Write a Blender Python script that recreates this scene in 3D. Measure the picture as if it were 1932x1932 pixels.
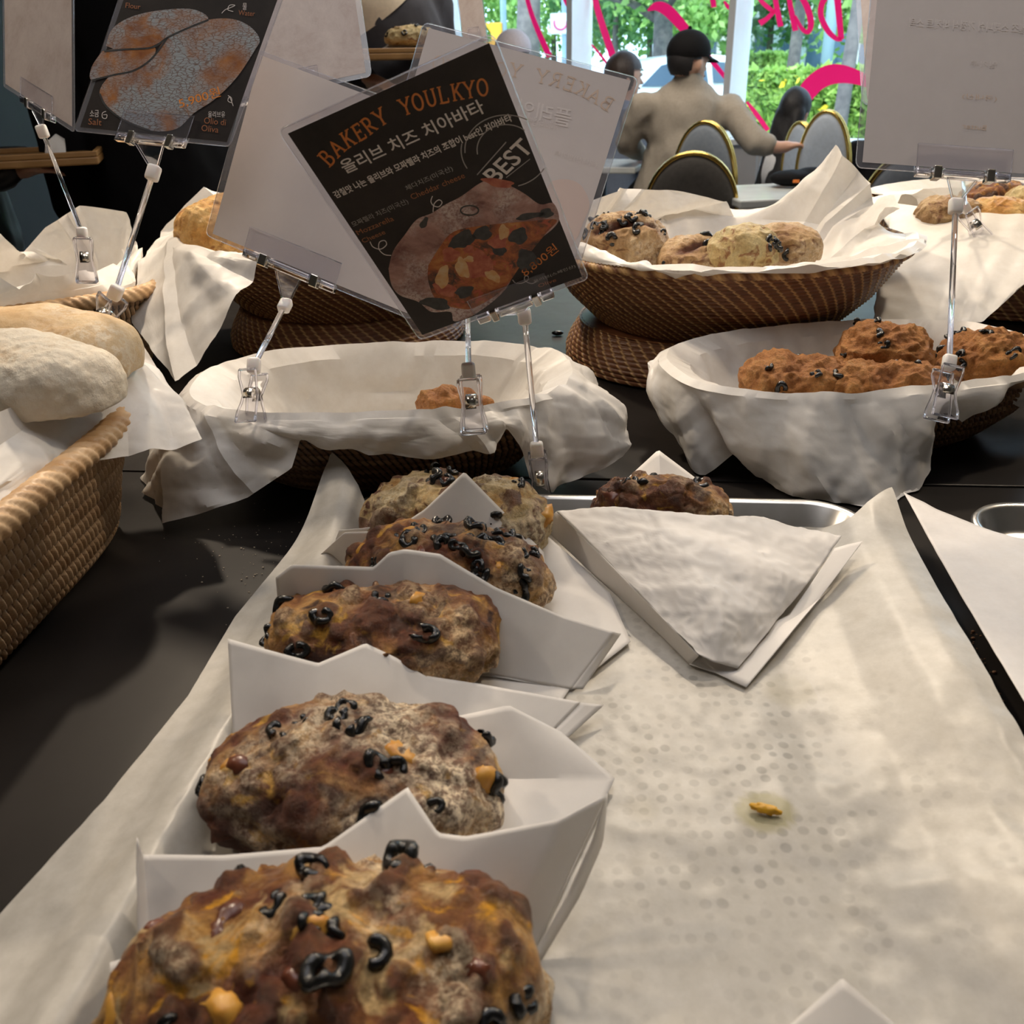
import bpy, bmesh, math, random
import numpy as np
from mathutils import Vector, Matrix, noise as mnoise

for _o in list(bpy.data.objects): bpy.data.objects.remove(_o)
SC = bpy.context.scene
COL = SC.collection
rnd = random.Random(7)

# ---------------------------------------------------------------- camera
F = 1680.0; TH = math.radians(26.73); RO = math.radians(1.6); CH = 0.40
FW = np.array([0, math.cos(TH), -math.sin(TH)])
UP0 = np.array([0, math.sin(TH), math.cos(TH)])
RT = math.cos(RO)*np.array([1.0, 0, 0]) - math.sin(RO)*UP0
UP = math.sin(RO)*np.array([1.0, 0, 0]) + math.cos(RO)*UP0
EYE = np.array([0, 0, CH])
cam_d = bpy.data.cameras.new('camera'); cam = bpy.data.objects.new('camera', cam_d); COL.objects.link(cam)
cam.matrix_world = Matrix(((RT[0], UP[0], -FW[0], EYE[0]), (RT[1], UP[1], -FW[1], EYE[1]), (RT[2], UP[2], -FW[2], EYE[2]), (0, 0, 0, 1)))
cam_d.sensor_width = 36.0; cam_d.lens = 36.0*F/1932.0; cam_d.clip_start = 0.01; cam_d.clip_end = 200
cam_d.dof.use_dof = True; cam_d.dof.focus_distance = 0.92; cam_d.dof.aperture_fstop = 13.0
SC.camera = cam

# ---------------------------------------------------------------- world, light, exposure
SC.view_settings.view_transform = 'Standard'; SC.view_settings.look = 'None'
SC.view_settings.exposure = 0.08; SC.view_settings.gamma = 1.0; SC.view_settings.use_curve_mapping = False
W = bpy.data.worlds.new('sky'); SC.world = W; W.use_nodes = True
bg = W.node_tree.nodes['Background']; bg.inputs[0].default_value = (0.62, 0.80, 1.0, 1); bg.inputs[1].default_value = 4.2
def lamp(name, kind, loc, energy, color=(1, 1, 1), size=0.1, target=None, spot=None):
    d = bpy.data.lights.new(name, kind); o = bpy.data.objects.new(name, d); COL.objects.link(o)
    o.location = loc; d.energy = energy; d.color = color
    if kind == 'AREA': d.size = size
    elif kind in ('POINT', 'SPOT'): d.shadow_soft_size = size
    if spot: d.spot_size = math.radians(spot); d.spot_blend = 0.6
    if target is not None: o.rotation_euler = (Vector(target)-Vector(loc)).to_track_quat('-Z', 'Y').to_euler()
    return o
WARM = (1.0, 0.83, 0.635)
s = lamp('sun', 'SUN', (0, 10, 10), 5.5, (1, 0.96, 0.88)); s.data.angle = math.radians(3); s.rotation_euler = (math.radians(38), math.radians(-18), 0)
lamp('track_lamp_key', 'SPOT', (-0.70, 2.05, 1.6), 95, WARM, 0.05, (0.0, 0.75, 0), 100)
lamp('track_lamp_middle', 'SPOT', (0.45, 2.25, 1.6), 62, WARM, 0.06, (0.1, 0.9, 0), 100)
lamp('track_lamp_left', 'SPOT', (-1.5, 1.25, 1.6), 34, WARM, 0.06, (-0.2, 0.8, 0), 100)
lamp('track_lamp_right', 'SPOT', (1.25, 1.35, 1.6), 44, WARM, 0.06, (0.3, 0.8, 0), 100)
lamp('table_fill_light', 'AREA', (0.0, 0.85, 1.7), 11, (0.97, 0.95, 0.98), 1.3, (0.0, 0.85, 0))  # unseen area lamp added over the table as ambient fill
lamp('ceiling_panel_room', 'AREA', (0.6, 3.6, 1.7), 42, (1.0, 0.9, 0.78), 1.6, (0.6, 3.6, 0))

# ---------------------------------------------------------------- helpers
def ray(px, py): return FW + (px-966)/F*RT - (py-966)/F*UP
def Zp(px, py, z=0.0):
    d = ray(px, py); return EYE + d*((z-CH)/d[2])
def Yp(px, py, y):
    d = ray(px, py); return EYE + d*(y/d[1])
def P3(t):
    """(px,py,'z',v) or (px,py,y)"""
    return Zp(t[0], t[1], t[3]) if len(t) == 4 else Yp(*t)
def tag(o, label, cat, group=None, kind=None):
    if label: o['label'] = label
    if cat: o['category'] = cat
    if group: o['group'] = group
    if kind: o['kind'] = kind
    return o
def thing(name, loc, label, cat, group=None):
    o = bpy.data.objects.new(name, None); COL.objects.link(o); o.location = Vector([float(c) for c in loc])
    o.empty_display_size = 0.02
    return tag(o, label, cat, group)
def wloc(o):
    v = Vector((0, 0, 0))
    while o is not None: v = v + o.location; o = o.parent
    return v
def mesh(name, V, faces, mat=None, parent=None, smooth=True, uv=None, attrs=None, local=False, sharp=0):
    V = np.asarray(V, dtype=np.float64).reshape(-1, 3)
    off = np.zeros(3)
    if parent is not None and not local: off = np.array(wloc(parent))
    elif parent is None and not local: off = (V.min(0)+V.max(0))/2; off[2] = V[:, 2].min()
    me = bpy.data.meshes.new(name)
    if isinstance(faces, np.ndarray):
        m, k = faces.shape
        me.vertices.add(len(V)); me.vertices.foreach_set('co', (V-off).ravel())
        me.loops.add(m*k); me.loops.foreach_set('vertex_index', faces.ravel().astype(np.int32))
        me.polygons.add(m); me.polygons.foreach_set('loop_start', np.arange(0, m*k, k, dtype=np.int32))
        try: me.polygons.foreach_set('loop_total', np.full(m, k, dtype=np.int32))
        except Exception: pass
        me.update(calc_edges=True)
    else:
        me.from_pydata((V-off).tolist(), [], [list(map(int, f)) for f in faces]); me.update()
    me.validate()
    me.polygons.foreach_set('use_smooth', np.full(len(me.polygons), bool(smooth)))
    if sharp: me.set_sharp_from_angle(angle=sharp)
    if uv is not None:
        l = me.uv_layers.new(name='UVMap'); vi = np.zeros(len(me.loops), dtype=np.int32); me.loops.foreach_get('vertex_index', vi)
        l.data.foreach_set('uv', np.asarray(uv, dtype=np.float32)[vi].ravel())
    for k_, a in (attrs or {}).items():
        at = me.attributes.new(k_, 'FLOAT', 'POINT'); at.data.foreach_set('value', np.asarray(a, dtype=np.float32).ravel())
    o = bpy.data.objects.new(name, me); COL.objects.link(o)
    if mat is not None:
        for m_ in (mat if isinstance(mat, (list, tuple)) else [mat]): me.materials.append(m_)
    if parent is not None: o.parent = parent
    if not (parent is not None and not local) and not local: o.location = Vector(off.tolist())
    return o
def gridf(n, m, cu=False, cv=False):
    i = np.arange(n if cu else n-1); j = np.arange(m if cv else m-1)
    I, J = np.meshgrid(i, j, indexing='ij'); I2 = (I+1) % n; J2 = (J+1) % m
    return np.stack([I*m+J, I2*m+J, I2*m+J2, I*m+J2], -1).reshape(-1, 4)
class MB:
    """collects simple solids into one mesh"""
    def __init__(s): s.v = []; s.f = []
    def add(s, V, Fc):
        b = len(s.v); s.v += [tuple(map(float, p)) for p in V]; s.f += [[b+int(i) for i in f] for f in Fc]; return s
    def box(s, c, size, ax=None):
        c = np.array(c, float); h = np.array(size, float)/2
        ax = np.eye(3) if ax is None else np.array(ax, float)
        V = [c+ax[0]*h[0]*i+ax[1]*h[1]*j+ax[2]*h[2]*k for i in (-1, 1) for j in (-1, 1) for k in (-1, 1)]
        return s.add(V, [(0, 1, 3, 2), (4, 6, 7, 5), (0, 4, 5, 1), (2, 3, 7, 6), (0, 2, 6, 4), (1, 5, 7, 3)])
    def tube(s, pts, r, n=10, cap=True):
        pts = [np.array(p, float) for p in pts]; m = len(pts)
        rs = [r]*m if np.isscalar(r) else list(r)
        t0 = pts[1]-pts[0]; a = np.array([0, 0, 1.0]) if abs(t0[2]) < 0.9*np.linalg.norm(t0) else np.array([1.0, 0, 0])
        V = []
        for i, p in enumerate(pts):
            t = pts[min(i+1, m-1)]-pts[max(i-1, 0)]; t = t/(np.linalg.norm(t)+1e-12)
            x = a-t*(a@t); x = x/(np.linalg.norm(x)+1e-12); y = np.cross(t, x); a = x
            for k in range(n):
                an = 2*math.pi*k/n; V.append(p+(x*math.cos(an)+y*math.sin(an))*rs[i])
        Fc = [(i*n+k, i*n+(k+1) % n, (i+1)*n+(k+1) % n, (i+1)*n+k) for i in range(m-1) for k in range(n)]
        if cap: Fc += [tuple(range(n-1, -1, -1)), tuple((m-1)*n+k for k in range(n))]
        return s.add(V, Fc)
    def prism(s, poly, d):
        """poly: list of 3D points (planar), d: extrusion vector"""
        n = len(poly); poly = [np.array(p, float) for p in poly]; d = np.array(d, float)
        V = poly+[p+d for p in poly]
        return s.add(V, [tuple(range(n-1, -1, -1)), tuple(range(n, 2*n))]+[(i, (i+1) % n, n+(i+1) % n, n+i) for i in range(n)])
    def ball(s, c, r, n=12, m=8, ax=None):
        c = np.array(c, float); r = np.array([r]*3 if np.isscalar(r) else r, float); ax = np.eye(3) if ax is None else np.array(ax)
        V = [c+ax[2]*r[2]]
        for j in range(1, m):
            th = math.pi*j/m
            for i in range(n):
                ph = 2*math.pi*i/n; q = np.array([math.sin(th)*math.cos(ph), math.sin(th)*math.sin(ph), math.cos(th)])*r
                V.append(c+ax[0]*q[0]+ax[1]*q[1]+ax[2]*q[2])
        V.append(c-ax[2]*r[2]); L = len(V)-1
        Fc = [(0, 1+i, 1+(i+1) % n) for i in range(n)]
        for j in range(m-2):
            for i in range(n):
                a_ = 1+j*n+i; b_ = 1+j*n+(i+1) % n; Fc.append((a_, a_+n, b_+n, b_))
        Fc += [(L, 1+(m-2)*n+(i+1) % n, 1+(m-2)*n+i) for i in range(n)]
        return s.add(V, Fc)
    def build(s, name, mat, parent=None, smooth=False, bevel=0):
        o = mesh(name, s.v, s.f, mat, parent, smooth)
        if bevel:
            m = o.modifiers.new('bevel', 'BEVEL'); m.width = bevel; m.segments = 2; m.limit_method = 'ANGLE'
        return o
def resample(pts, n):
    pts = np.array(pts, float); d = np.r_[0, np.cumsum(np.linalg.norm(np.diff(pts, axis=0), axis=1))]
    t = np.linspace(0, d[-1], n); return np.stack([np.interp(t, d, pts[:, k]) for k in range(pts.shape[1])], 1)
def keyed(keys, t):
    ks = np.array([k[0] for k in keys], float); vs = np.array([k[1] for k in keys], float)
    return np.stack([np.interp(t, ks, vs[:, i]) for i in range(vs.shape[1])], 1)
def gnormals(G, cu=False):
    du = np.roll(G, -1, 0)-np.roll(G, 1, 0) if cu else np.gradient(G, axis=0)
    dv = np.gradient(G, axis=1); n = np.cross(du, dv); return n/(np.linalg.norm(n, axis=-1, keepdims=True)+1e-12)
def nz(P, s, seed=0.0):
    o = Vector((seed*3.17+11.3, seed*1.91-4.7, seed*2.33+1.1)); return np.array([mnoise.noise(Vector((p[0]*s, p[1]*s, p[2]*s))+o) for p in np.asarray(P).reshape(-1, 3)])
def fold(P, freq, seed=0, n=6):
    """sharp flat-sided folds of crumpled paper, about -0.5..0.5"""
    P = np.asarray(P).reshape(-1, 3); rs = np.random.default_rng(int(seed)+77); out = np.zeros(len(P)); tot = 0
    w1 = nz(P, freq*0.35, seed); w2 = nz(P, freq*0.35, seed+5)
    for i in range(n):
        d = rs.normal(size=3); d /= np.linalg.norm(d); f_ = freq*(0.5+1.3*rs.random()); x = P@d*f_+1.1*(w1 if i % 2 else w2)+rs.random()*9
        m = np.clip(0.5+1.6*nz(P, freq*0.22, seed+i*3.3+1), 0, 1); a = 1.0/(0.6+f_/freq)
        out += a*m*(np.abs((x % 2)-1)-0.5); tot += a*0.6
    return out/tot*1.1
def crease(P, scale, seed=0, octs=3):
    """crumpled-paper relief: ridged folds, about -0.5..0.5"""
    out = 0; amp = 1.0
    P = np.asarray(P).reshape(-1, 3)
    for k in range(octs):
        out = out+amp*(0.45-1.6*np.abs(nz(P, scale, seed+k*7.7))); scale *= 2.1; amp *= 0.5
    return out*0.5

# ---------------------------------------------------------------- materials
def nt_new(name):
    m = bpy.data.materials.new(name); m.use_nodes = True; nt = m.node_tree; b = nt.nodes['Principled BSDF']; return m, nt, b
def setp(b, **kw):
    for k, v in kw.items():
        k = {'color': 'Base Color', 'rough': 'Roughness', 'metal': 'Metallic', 'spec': 'Specular IOR Level', 'trans': 'Transmission Weight', 'ior': 'IOR', 'coat': 'Coat Weight', 'sub': 'Subsurface Weight', 'sheen': 'Sheen Weight', 'alpha': 'Alpha'}.get(k, k)
        b.inputs[k].default_value = (*v, 1) if isinstance(v, (tuple, list)) and len(v) == 3 else v
def N(nt, t, **kw):
    n = nt.nodes.new(t)
    for k, v in kw.items():
        if k.startswith('_'): setattr(n, k[1:], v)
        else: n.inputs[k.replace('0x', '')].default_value = v
    return n
def ramp(nt, fac, stops, interp='LINEAR'):
    r = nt.nodes.new('ShaderNodeValToRGB'); r.color_ramp.interpolation = interp
    e = r.color_ramp.elements
    while len(e) < len(stops): e.new(0.5)
    for i, (p, c) in enumerate(stops): e[i].position = p; e[i].color = (*c, 1) if len(c) == 3 else c
    nt.links.new(fac, r.inputs[0]); return r
def mixc(nt, fac, a, b):
    m = nt.nodes.new('ShaderNodeMix'); m.data_type = 'RGBA'
    for sock, v in ((m.inputs[0], fac), (m.inputs[6], a), (m.inputs[7], b)):
        if hasattr(v, 'is_output'): nt.links.new(v, sock)
        else: sock.default_value = v if np.isscalar(v) else ((*v, 1) if len(v) == 3 else v)
    return m.outputs[2]
def math_(nt, op, a, b=None, c=None):
    m = nt.nodes.new('ShaderNodeMath'); m.operation = op
    for i, v in enumerate((a, b, c)):
        if v is None: continue
        if hasattr(v, 'is_output'): nt.links.new(v, m.inputs[i])
        else: m.inputs[i].default_value = v
    return m.outputs[0]
def noise_(nt, scale, detail=4, rough=0.55, coord='Object', dist=0.0):
    tc = nt.nodes.new('ShaderNodeTexCoord'); n = nt.nodes.new('ShaderNodeTexNoise')
    n.inputs['Scale'].default_value = scale; n.inputs['Detail'].default_value = detail; n.inputs['Roughness'].default_value = rough; n.inputs['Distortion'].default_value = dist
    nt.links.new(tc.outputs[coord], n.inputs['Vector']); return n.outputs['Fac']
def bump(nt, b, h, strength=0.3, dist=0.002):
    n = nt.nodes.new('ShaderNodeBump'); n.inputs['Strength'].default_value = strength; n.inputs['Distance'].default_value = dist
    nt.links.new(h, n.inputs['Height']); nt.links.new(n.outputs[0], b.inputs['Normal']); return n
def plain(name, color, rough=0.5, metal=0.0, **kw):
    m, nt, b = nt_new(name); setp(b, color=color, rough=rough, metal=metal, **kw); return m
def noisy(name, c1, c2, scale=20, rough=0.5, metal=0, bs=0.0, bd=0.002, detail=5, **kw):
    m, nt, b = nt_new(name); f = noise_(nt, scale, detail); r = ramp(nt, f, [(0.3, c1), (0.7, c2)]); nt.links.new(r.outputs[0], b.inputs['Base Color'])
    setp(b, rough=rough, metal=metal, **kw)
    if bs: bump(nt, b, f, bs, bd)
    return m
def paper_mat(name, c1, c2, rough=0.5, trans=0.25, bs=0.12, dots=False):
    m, nt, b = nt_new(name)
    f = noise_(nt, 60, 6, 0.7); f2 = noise_(nt, 500, 2)
    col = ramp(nt, f, [(0.3, c1), (0.7, c2)]).outputs[0]
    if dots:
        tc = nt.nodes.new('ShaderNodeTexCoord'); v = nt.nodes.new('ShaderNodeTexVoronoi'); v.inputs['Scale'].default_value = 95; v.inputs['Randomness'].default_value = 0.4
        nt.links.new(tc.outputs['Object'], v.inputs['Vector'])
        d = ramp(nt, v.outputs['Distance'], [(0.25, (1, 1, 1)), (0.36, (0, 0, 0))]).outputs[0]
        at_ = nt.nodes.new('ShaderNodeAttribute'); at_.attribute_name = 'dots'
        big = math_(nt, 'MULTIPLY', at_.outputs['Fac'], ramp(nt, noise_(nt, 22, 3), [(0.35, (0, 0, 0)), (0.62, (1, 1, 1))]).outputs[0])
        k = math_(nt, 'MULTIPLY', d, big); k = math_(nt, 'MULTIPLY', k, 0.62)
        col = mixc(nt, k, col, (0.27, 0.25, 0.22))  # show-through of tray holes, painted into the paper colour
        sp = nt.nodes.new('ShaderNodeTexVoronoi'); sp.inputs['Scale'].default_value = 17; nt.links.new(tc.outputs['Object'], sp.inputs['Vector'])
        sel = math_(nt, 'MULTIPLY', ramp(nt, sp.outputs['Color'], [(0.80, (0, 0, 0)), (0.84, (1, 1, 1))]).outputs[0], ramp(nt, sp.outputs['Distance'], [(0.22, (1, 1, 1)), (0.38, (0, 0, 0))]).outputs[0])
        col = mixc(nt, math_(nt, 'MULTIPLY', math_(nt, 'MULTIPLY', sel, at_.outputs['Fac']), 0.55), col, (0.42, 0.36, 0.20))
        oa = nt.nodes.new('ShaderNodeAttribute'); oa.attribute_name = 'oil'; col = mixc(nt, math_(nt, 'MULTIPLY', oa.outputs['Fac'], 0.8), col, (0.38, 0.34, 0.17))
        blot = ramp(nt, noise_(nt, 26, 4), [(0.58, (0, 0, 0)), (0.75, (1, 1, 1))]).outputs[0]
        col = mixc(nt, math_(nt, 'MULTIPLY', blot, 0.35), col, (0.50, 0.45, 0.36))
    nt.links.new(col, b.inputs['Base Color']); setp(b, rough=rough, spec=0.35)
    bump(nt, b, f2, bs, 0.0004)
    tr = nt.nodes.new('ShaderNodeBsdfTranslucent'); nt.links.new(col, tr.inputs[0])
    mx = nt.nodes.new('ShaderNodeMixShader'); mx.inputs[0].default_value = trans
    nt.links.new(b.outputs[0], mx.inputs[1]); nt.links.new(tr.outputs[0], mx.inputs[2]); nt.links.new(mx.outputs[0], nt.nodes['Material Output'].inputs[0])
    return m
def clear_mat(name, tint=(0.93, 0.93, 0.97), see=0.5, rough=0.03, ior=1.45):
    m, nt, b = nt_new(name); setp(b, color=tint, rough=rough, trans=1.0, ior=ior)
    t = nt.nodes.new('ShaderNodeBsdfTransparent'); t.inputs[0].default_value = (*tint, 1)
    mx = nt.nodes.new('ShaderNodeMixShader'); mx.inputs[0].default_value = see
    nt.links.new(b.outputs[0], mx.inputs[1]); nt.links.new(t.outputs[0], mx.inputs[2]); nt.links.new(mx.outputs[0], nt.nodes['Material Output'].inputs[0]); return m
def film_mat(name, tint=(0.95, 0.95, 0.97), gl=0.10, rough=0.06, haze=0.0):
    """thin clear film or pane: mostly transparent with a gloss"""
    m, nt, b = nt_new(name); nt.nodes.remove(b)
    t = nt.nodes.new('ShaderNodeBsdfTransparent'); t.inputs[0].default_value = (*tint, 1)
    g = nt.nodes.new('ShaderNodeBsdfGlossy'); g.inputs['Roughness'].default_value = rough
    fr = nt.nodes.new('ShaderNodeFresnel'); fr.inputs[0].default_value = 1.45
    gb = nt.nodes.new('ShaderNodeNewGeometry'); fac = math_(nt, 'MULTIPLY', math_(nt, 'ADD', fr.outputs[0], gl*0.3), math_(nt, 'SUBTRACT', 1.0, gb.outputs['Backfacing']))
    mx = nt.nodes.new('ShaderNodeMixShader'); nt.links.new(fac, mx.inputs[0]); nt.links.new(t.outputs[0], mx.inputs[1]); nt.links.new(g.outputs[0], mx.inputs[2])
    out = mx.outputs[0]
    if haze:
        d = nt.nodes.new('ShaderNodeBsdfDiffuse'); d.inputs[0].default_value = (0.8, 0.8, 0.85, 1)
        m2 = nt.nodes.new('ShaderNodeMixShader'); m2.inputs[0].default_value = haze; nt.links.new(out, m2.inputs[1]); nt.links.new(d.outputs[0], m2.inputs[2]); out = m2.outputs[0]
    nt.links.new(out, nt.nodes['Material Output'].inputs[0]); return m
M = {}
M['liner'] = paper_mat('liner_paper', (0.78, 0.74, 0.68), (0.85, 0.82, 0.77), 0.40, 0.18)
M['wrap'] = paper_mat('wrapper_paper', (0.81, 0.78, 0.74), (0.85, 0.82, 0.78), 0.5, 0.22, 0.06)
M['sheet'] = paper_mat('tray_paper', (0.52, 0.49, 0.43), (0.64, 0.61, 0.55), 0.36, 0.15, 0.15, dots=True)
M['sheet2'] = paper_mat('plain_tray_paper', (0.74, 0.71, 0.68), (0.82, 0.79, 0.76), 0.45, 0.15)
M['steel'] = noisy('tray_aluminium', (0.62, 0.60, 0.56), (0.78, 0.76, 0.72), 30, 0.28, 1.0)
def table_mat():
    m, nt, b = nt_new('black_table'); f = noise_(nt, 6, 5); col = ramp(nt, f, [(0.3, (0.012, 0.010, 0.009)), (0.7, (0.020, 0.017, 0.015))]).outputs[0]
    nt.links.new(col, b.inputs['Base Color']); setp(b, rough=0.45, spec=0.16)
    f2 = noise_(nt, 25, 6, 0.7); r = ramp(nt, f2, [(0.3, (0.38,)*3), (0.8, (0.46,)*3)]); nt.links.new(r.outputs[0], b.inputs['Roughness']); return m
M['table'] = table_mat()
M['acryl'] = clear_mat('clear_acrylic', (0.97, 0.97, 0.99), 0.62, 0.02, 1.35); M['nylon'] = plain('white_nylon', (0.80, 0.78, 0.74), 0.4, sub=0.1)
M['chrome'] = plain('spring_steel', (0.72, 0.68, 0.60), 0.18, 1.0)
# ---------------------------------------------------------------- room shell
def structure(o): o['kind'] = 'structure'; return o
FLOOR = -0.80; CEIL = 1.75
WP = np.array([1.38, 6.0, 0]); WD = np.array([0.8026, -0.5965, 0]); WN = np.array([-0.5965, -0.8026, 0]); WZ = np.array([0, 0, 1.0]); WS = 1.14
SILL = -0.085; WDEP = 0.26          # glass sits this far outside the room face of the window wall
M['floor'] = noisy('floor_tile', (0.10, 0.085, 0.07), (0.14, 0.12, 0.10), 8, 0.4)
M['wall_dark'] = noisy('dark_wall', (0.010, 0.009, 0.009), (0.015, 0.013, 0.013), 5, 0.7)
M['wall_cream'] = noisy('cream_wall', (0.44, 0.42, 0.41), (0.48, 0.46, 0.45), 5, 0.8)
M['frame'] = noisy('window_frame_paint', (0.82, 0.80, 0.77), (0.86, 0.84, 0.81), 12, 0.5)
M['glass'] = film_mat('window_glass', (0.90, 0.96, 0.98), 0.08, 0.01)
X0, X1, YB = -2.6, 3.6, -2.2
wl = lambda x: WP+WD*((x-WP[0])/WD[0])
A = wl(X0); B = wl(X1)
def slab(name, pts, d, mat): return structure(MB().prism(pts, d).build(name, mat))
poly = [(X0, YB), (X1, YB), (B[0], B[1]), (A[0], A[1])]
slab('floor', [(x, y, FLOOR) for x, y in poly], (0, 0, -0.1), M['floor'])
slab('ceiling', [(x, y, CEIL) for x, y in poly], (0, 0, 0.1), M['wall_cream'])
slab('wall_left', [(X0, YB, FLOOR), (X0, A[1], FLOOR), (X0, A[1], CEIL), (X0, YB, CEIL)], (-0.1, 0, 0), M['wall_dark'])
slab('wall_right', [(X1, YB, FLOOR), (X1, B[1], FLOOR), (X1, B[1], CEIL), (X1, YB, CEIL)], (0.1, 0, 0), M['wall_cream'])
slab('wall_back', [(X0, YB, FLOOR), (X1, YB, FLOOR), (X1, YB, CEIL), (X0, YB, CEIL)], (0, -0.1, 0), M['wall_cream'])
ks = range(-4, 3)                   # mullion positions along the wall
lo = (A-WP)@WD; hi = (B-WP)@WD
slab('wall_window', [WP+WD*lo+WZ*FLOOR, WP+WD*hi+WZ*FLOOR, WP+WD*hi+WZ*SILL, WP+WD*lo+WZ*SILL], -WN*WDEP, M['wall_cream'])
slab('trim_1', [WP+WD*lo+WZ*(SILL+0.001)+WN*0.03, WP+WD*hi+WZ*(SILL+0.001)+WN*0.03, WP+WD*hi+WZ*(SILL+0.031)+WN*0.03, WP+WD*lo+WZ*(SILL+0.031)+WN*0.03], -WN*(WDEP+0.03), M['frame'])
i = 1
GL = WP-WN*(WDEP-0.03)
for k in ks:
    p = WP+WD*(k*WS)
    if lo < k*WS < hi:
        structure(MB().box(p-WN*(WDEP/2)+WZ*(CEIL+SILL+0.032)/2, (0.045, WDEP, CEIL-SILL-0.034), (WD, WN, WZ)).build('trim_%d' % (i+1), M['frame'], bevel=0.003))
    a_ = max(lo, k*WS+0.024); b_ = min(hi, (k+1)*WS-0.024)
    if b_ > a_:
        g = GL+WZ*(SILL+0.033); w = structure(MB().prism([g+WD*a_, g+WD*b_, g+WD*b_+WZ*(CEIL-SILL-0.034), g+WD*a_+WZ*(CEIL-SILL-0.034)], -WN*0.006).build('window_%d' % i, M['glass']))
        i += 1
def onplane(px, py, p0, n):
    d = ray(px, py); return EYE+d*(((p0-EYE)@n)/(d@n))
M['pink'] = plain('pink_vinyl', (0.86, 0.012, 0.13), 0.45); setp(M['pink'].node_tree.nodes['Principled BSDF'], **{'Emission Color': (0, 0, 0, 1)})
def pinktrans():
    m, nt, b = nt_new('pink_window_vinyl'); setp(b, color=(0.88, 0.01, 0.11), rough=0.4)
    tr = nt.nodes.new('ShaderNodeBsdfTranslucent'); tr.inputs[0].default_value = (0.90, 0.01, 0.12, 1)
    mx = nt.nodes.new('ShaderNodeMixShader'); mx.inputs[0].default_value = 0.42
    nt.links.new(b.outputs[0], mx.inputs[1]); nt.links.new(tr.outputs[0], mx.inputs[2]); nt.links.new(mx.outputs[0], nt.nodes['Material Output'].inputs[0]); return m
M['pink'] = pinktrans()
GP = GL+WN*0.002
def ribbon(mb, pts, plane_p, plane_n, off=0.0):
    """stroke (px,py,width_px) laid on a plane as a flat sticker"""
    c = resample([(p[0], p[1], p[2]) for p in pts], max(2, 6*(len(pts)-1)+1) if len(pts) > 2 else 2)
    d = np.gradient(c[:, :2], axis=0); d /= np.linalg.norm(d, axis=1, keepdims=True)+1e-9; n = np.stack([-d[:, 1], d[:, 0]], 1)
    V = []
    for q, m_ in zip(c, n):
        for s_ in (-1, 1):
            V.append(onplane(q[0]+s_*m_[0]*q[2]/2, q[1]+s_*m_[1]*q[2]/2, plane_p, plane_n)+np.array(plane_n)*off)
    mb.add(V, [(2*i_, 2*i_+1, 2*i_+3, 2*i_+2) for i_ in range(len(c)-1)])
def smooth_pts(pts, k=6):
    pts = np.array(pts, float); n = len(pts); out = []
    for i_ in range(n-1):
        p0, p1, p2, p3 = pts[max(i_-1, 0)], pts[i_], pts[i_+1], pts[min(i_+2, n-1)]
        for t in np.linspace(0, 1, k, endpoint=False): out.append(0.5*((2*p1)+(-p0+p2)*t+(2*p0-5*p1+4*p2-p3)*t*t+(-p0+3*p1-3*p2+p3)*t**3))
    out.append(pts[-1]); return np.array(out)
def decal(label, strokes, name='window_lettering'):
    mb = MB()
    for st in strokes: ribbon(mb, smooth_pts(st) if len(st) > 2 else st, GP, WN)
    tag(mb.build(name, M['pink']), label, 'window lettering')
decal('long slanted pink stroke on the window left of the first white mullion', [[(988, -30, 8), (1004, 30, 9), (1037, 108, 12)]])
decal('short thin pink stroke at the frame top left of the first white mullion', [[(1060, -14, 5), (1068, 6, 6), (1077, 20, 6)]])
decal('thick slanted pink stroke on the window above the dark-haired woman', [[(1119, -30, 9), (1128, 20, 12), (1158, 112, 14)], [(1116, 84, 3), (1134, 105, 5), (1152, 130, 5)]])
decal('pink swoosh on the window running down behind the black cap', [[(1222, 20, 3), (1240, 12, 18), (1262, 22, 22), (1295, 58, 19), (1335, 105, 11), (1370, 148, 8)]])
decal('short pink stroke ends at the frame top left of the second mullion', [[(1341, -25, 12), (1347, 14, 10)], [(1366, 2, 3), (1373, 12, 8), (1384, 22, 5)]])
decal('pink letter k written on the window, seen mirrored from inside', [[(1456, -60, 10), (1463, 0, 10), (1473, 50, 11)], [(1426, -10, 5), (1442, 8, 9), (1462, 24, 8)], [(1460, 22, 8), (1446, 36, 9), (1433, 44, 12)]])
decal('pink letter a written on the window, seen mirrored from inside', [[(1484, -40, 9), (1491, 10, 10), (1501, 58, 11)], [(1489, -10, 8), (1505, -12, 9), (1522, 12, 12), (1530, 42, 12), (1525, 60, 9), (1513, 54, 8), (1500, 30, 5)]])
decal('pink letter b written on the window, seen mirrored from inside', [[(1570, -70, 12), (1580, 0, 13), (1587, 74, 11)], [(1584, -5, 6), (1568, -10, 9), (1552, 4, 11), (1549, 30, 11), (1562, 58, 11), (1578, 73, 9), (1589, 74, 6)]])
decal('broad pink arch on the window above the long-haired girl', [[(1512, 196, 26), (1524, 172, 34), (1542, 153, 36), (1566, 141, 38), (1592, 140, 34), (1625, 149, 25), (1660, 165, 18)]])
decal('thin slanted pink stroke low on the window right of the second mullion', [[(1409, 192, 5), (1426, 214, 9), (1449, 246, 9)]])
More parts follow.
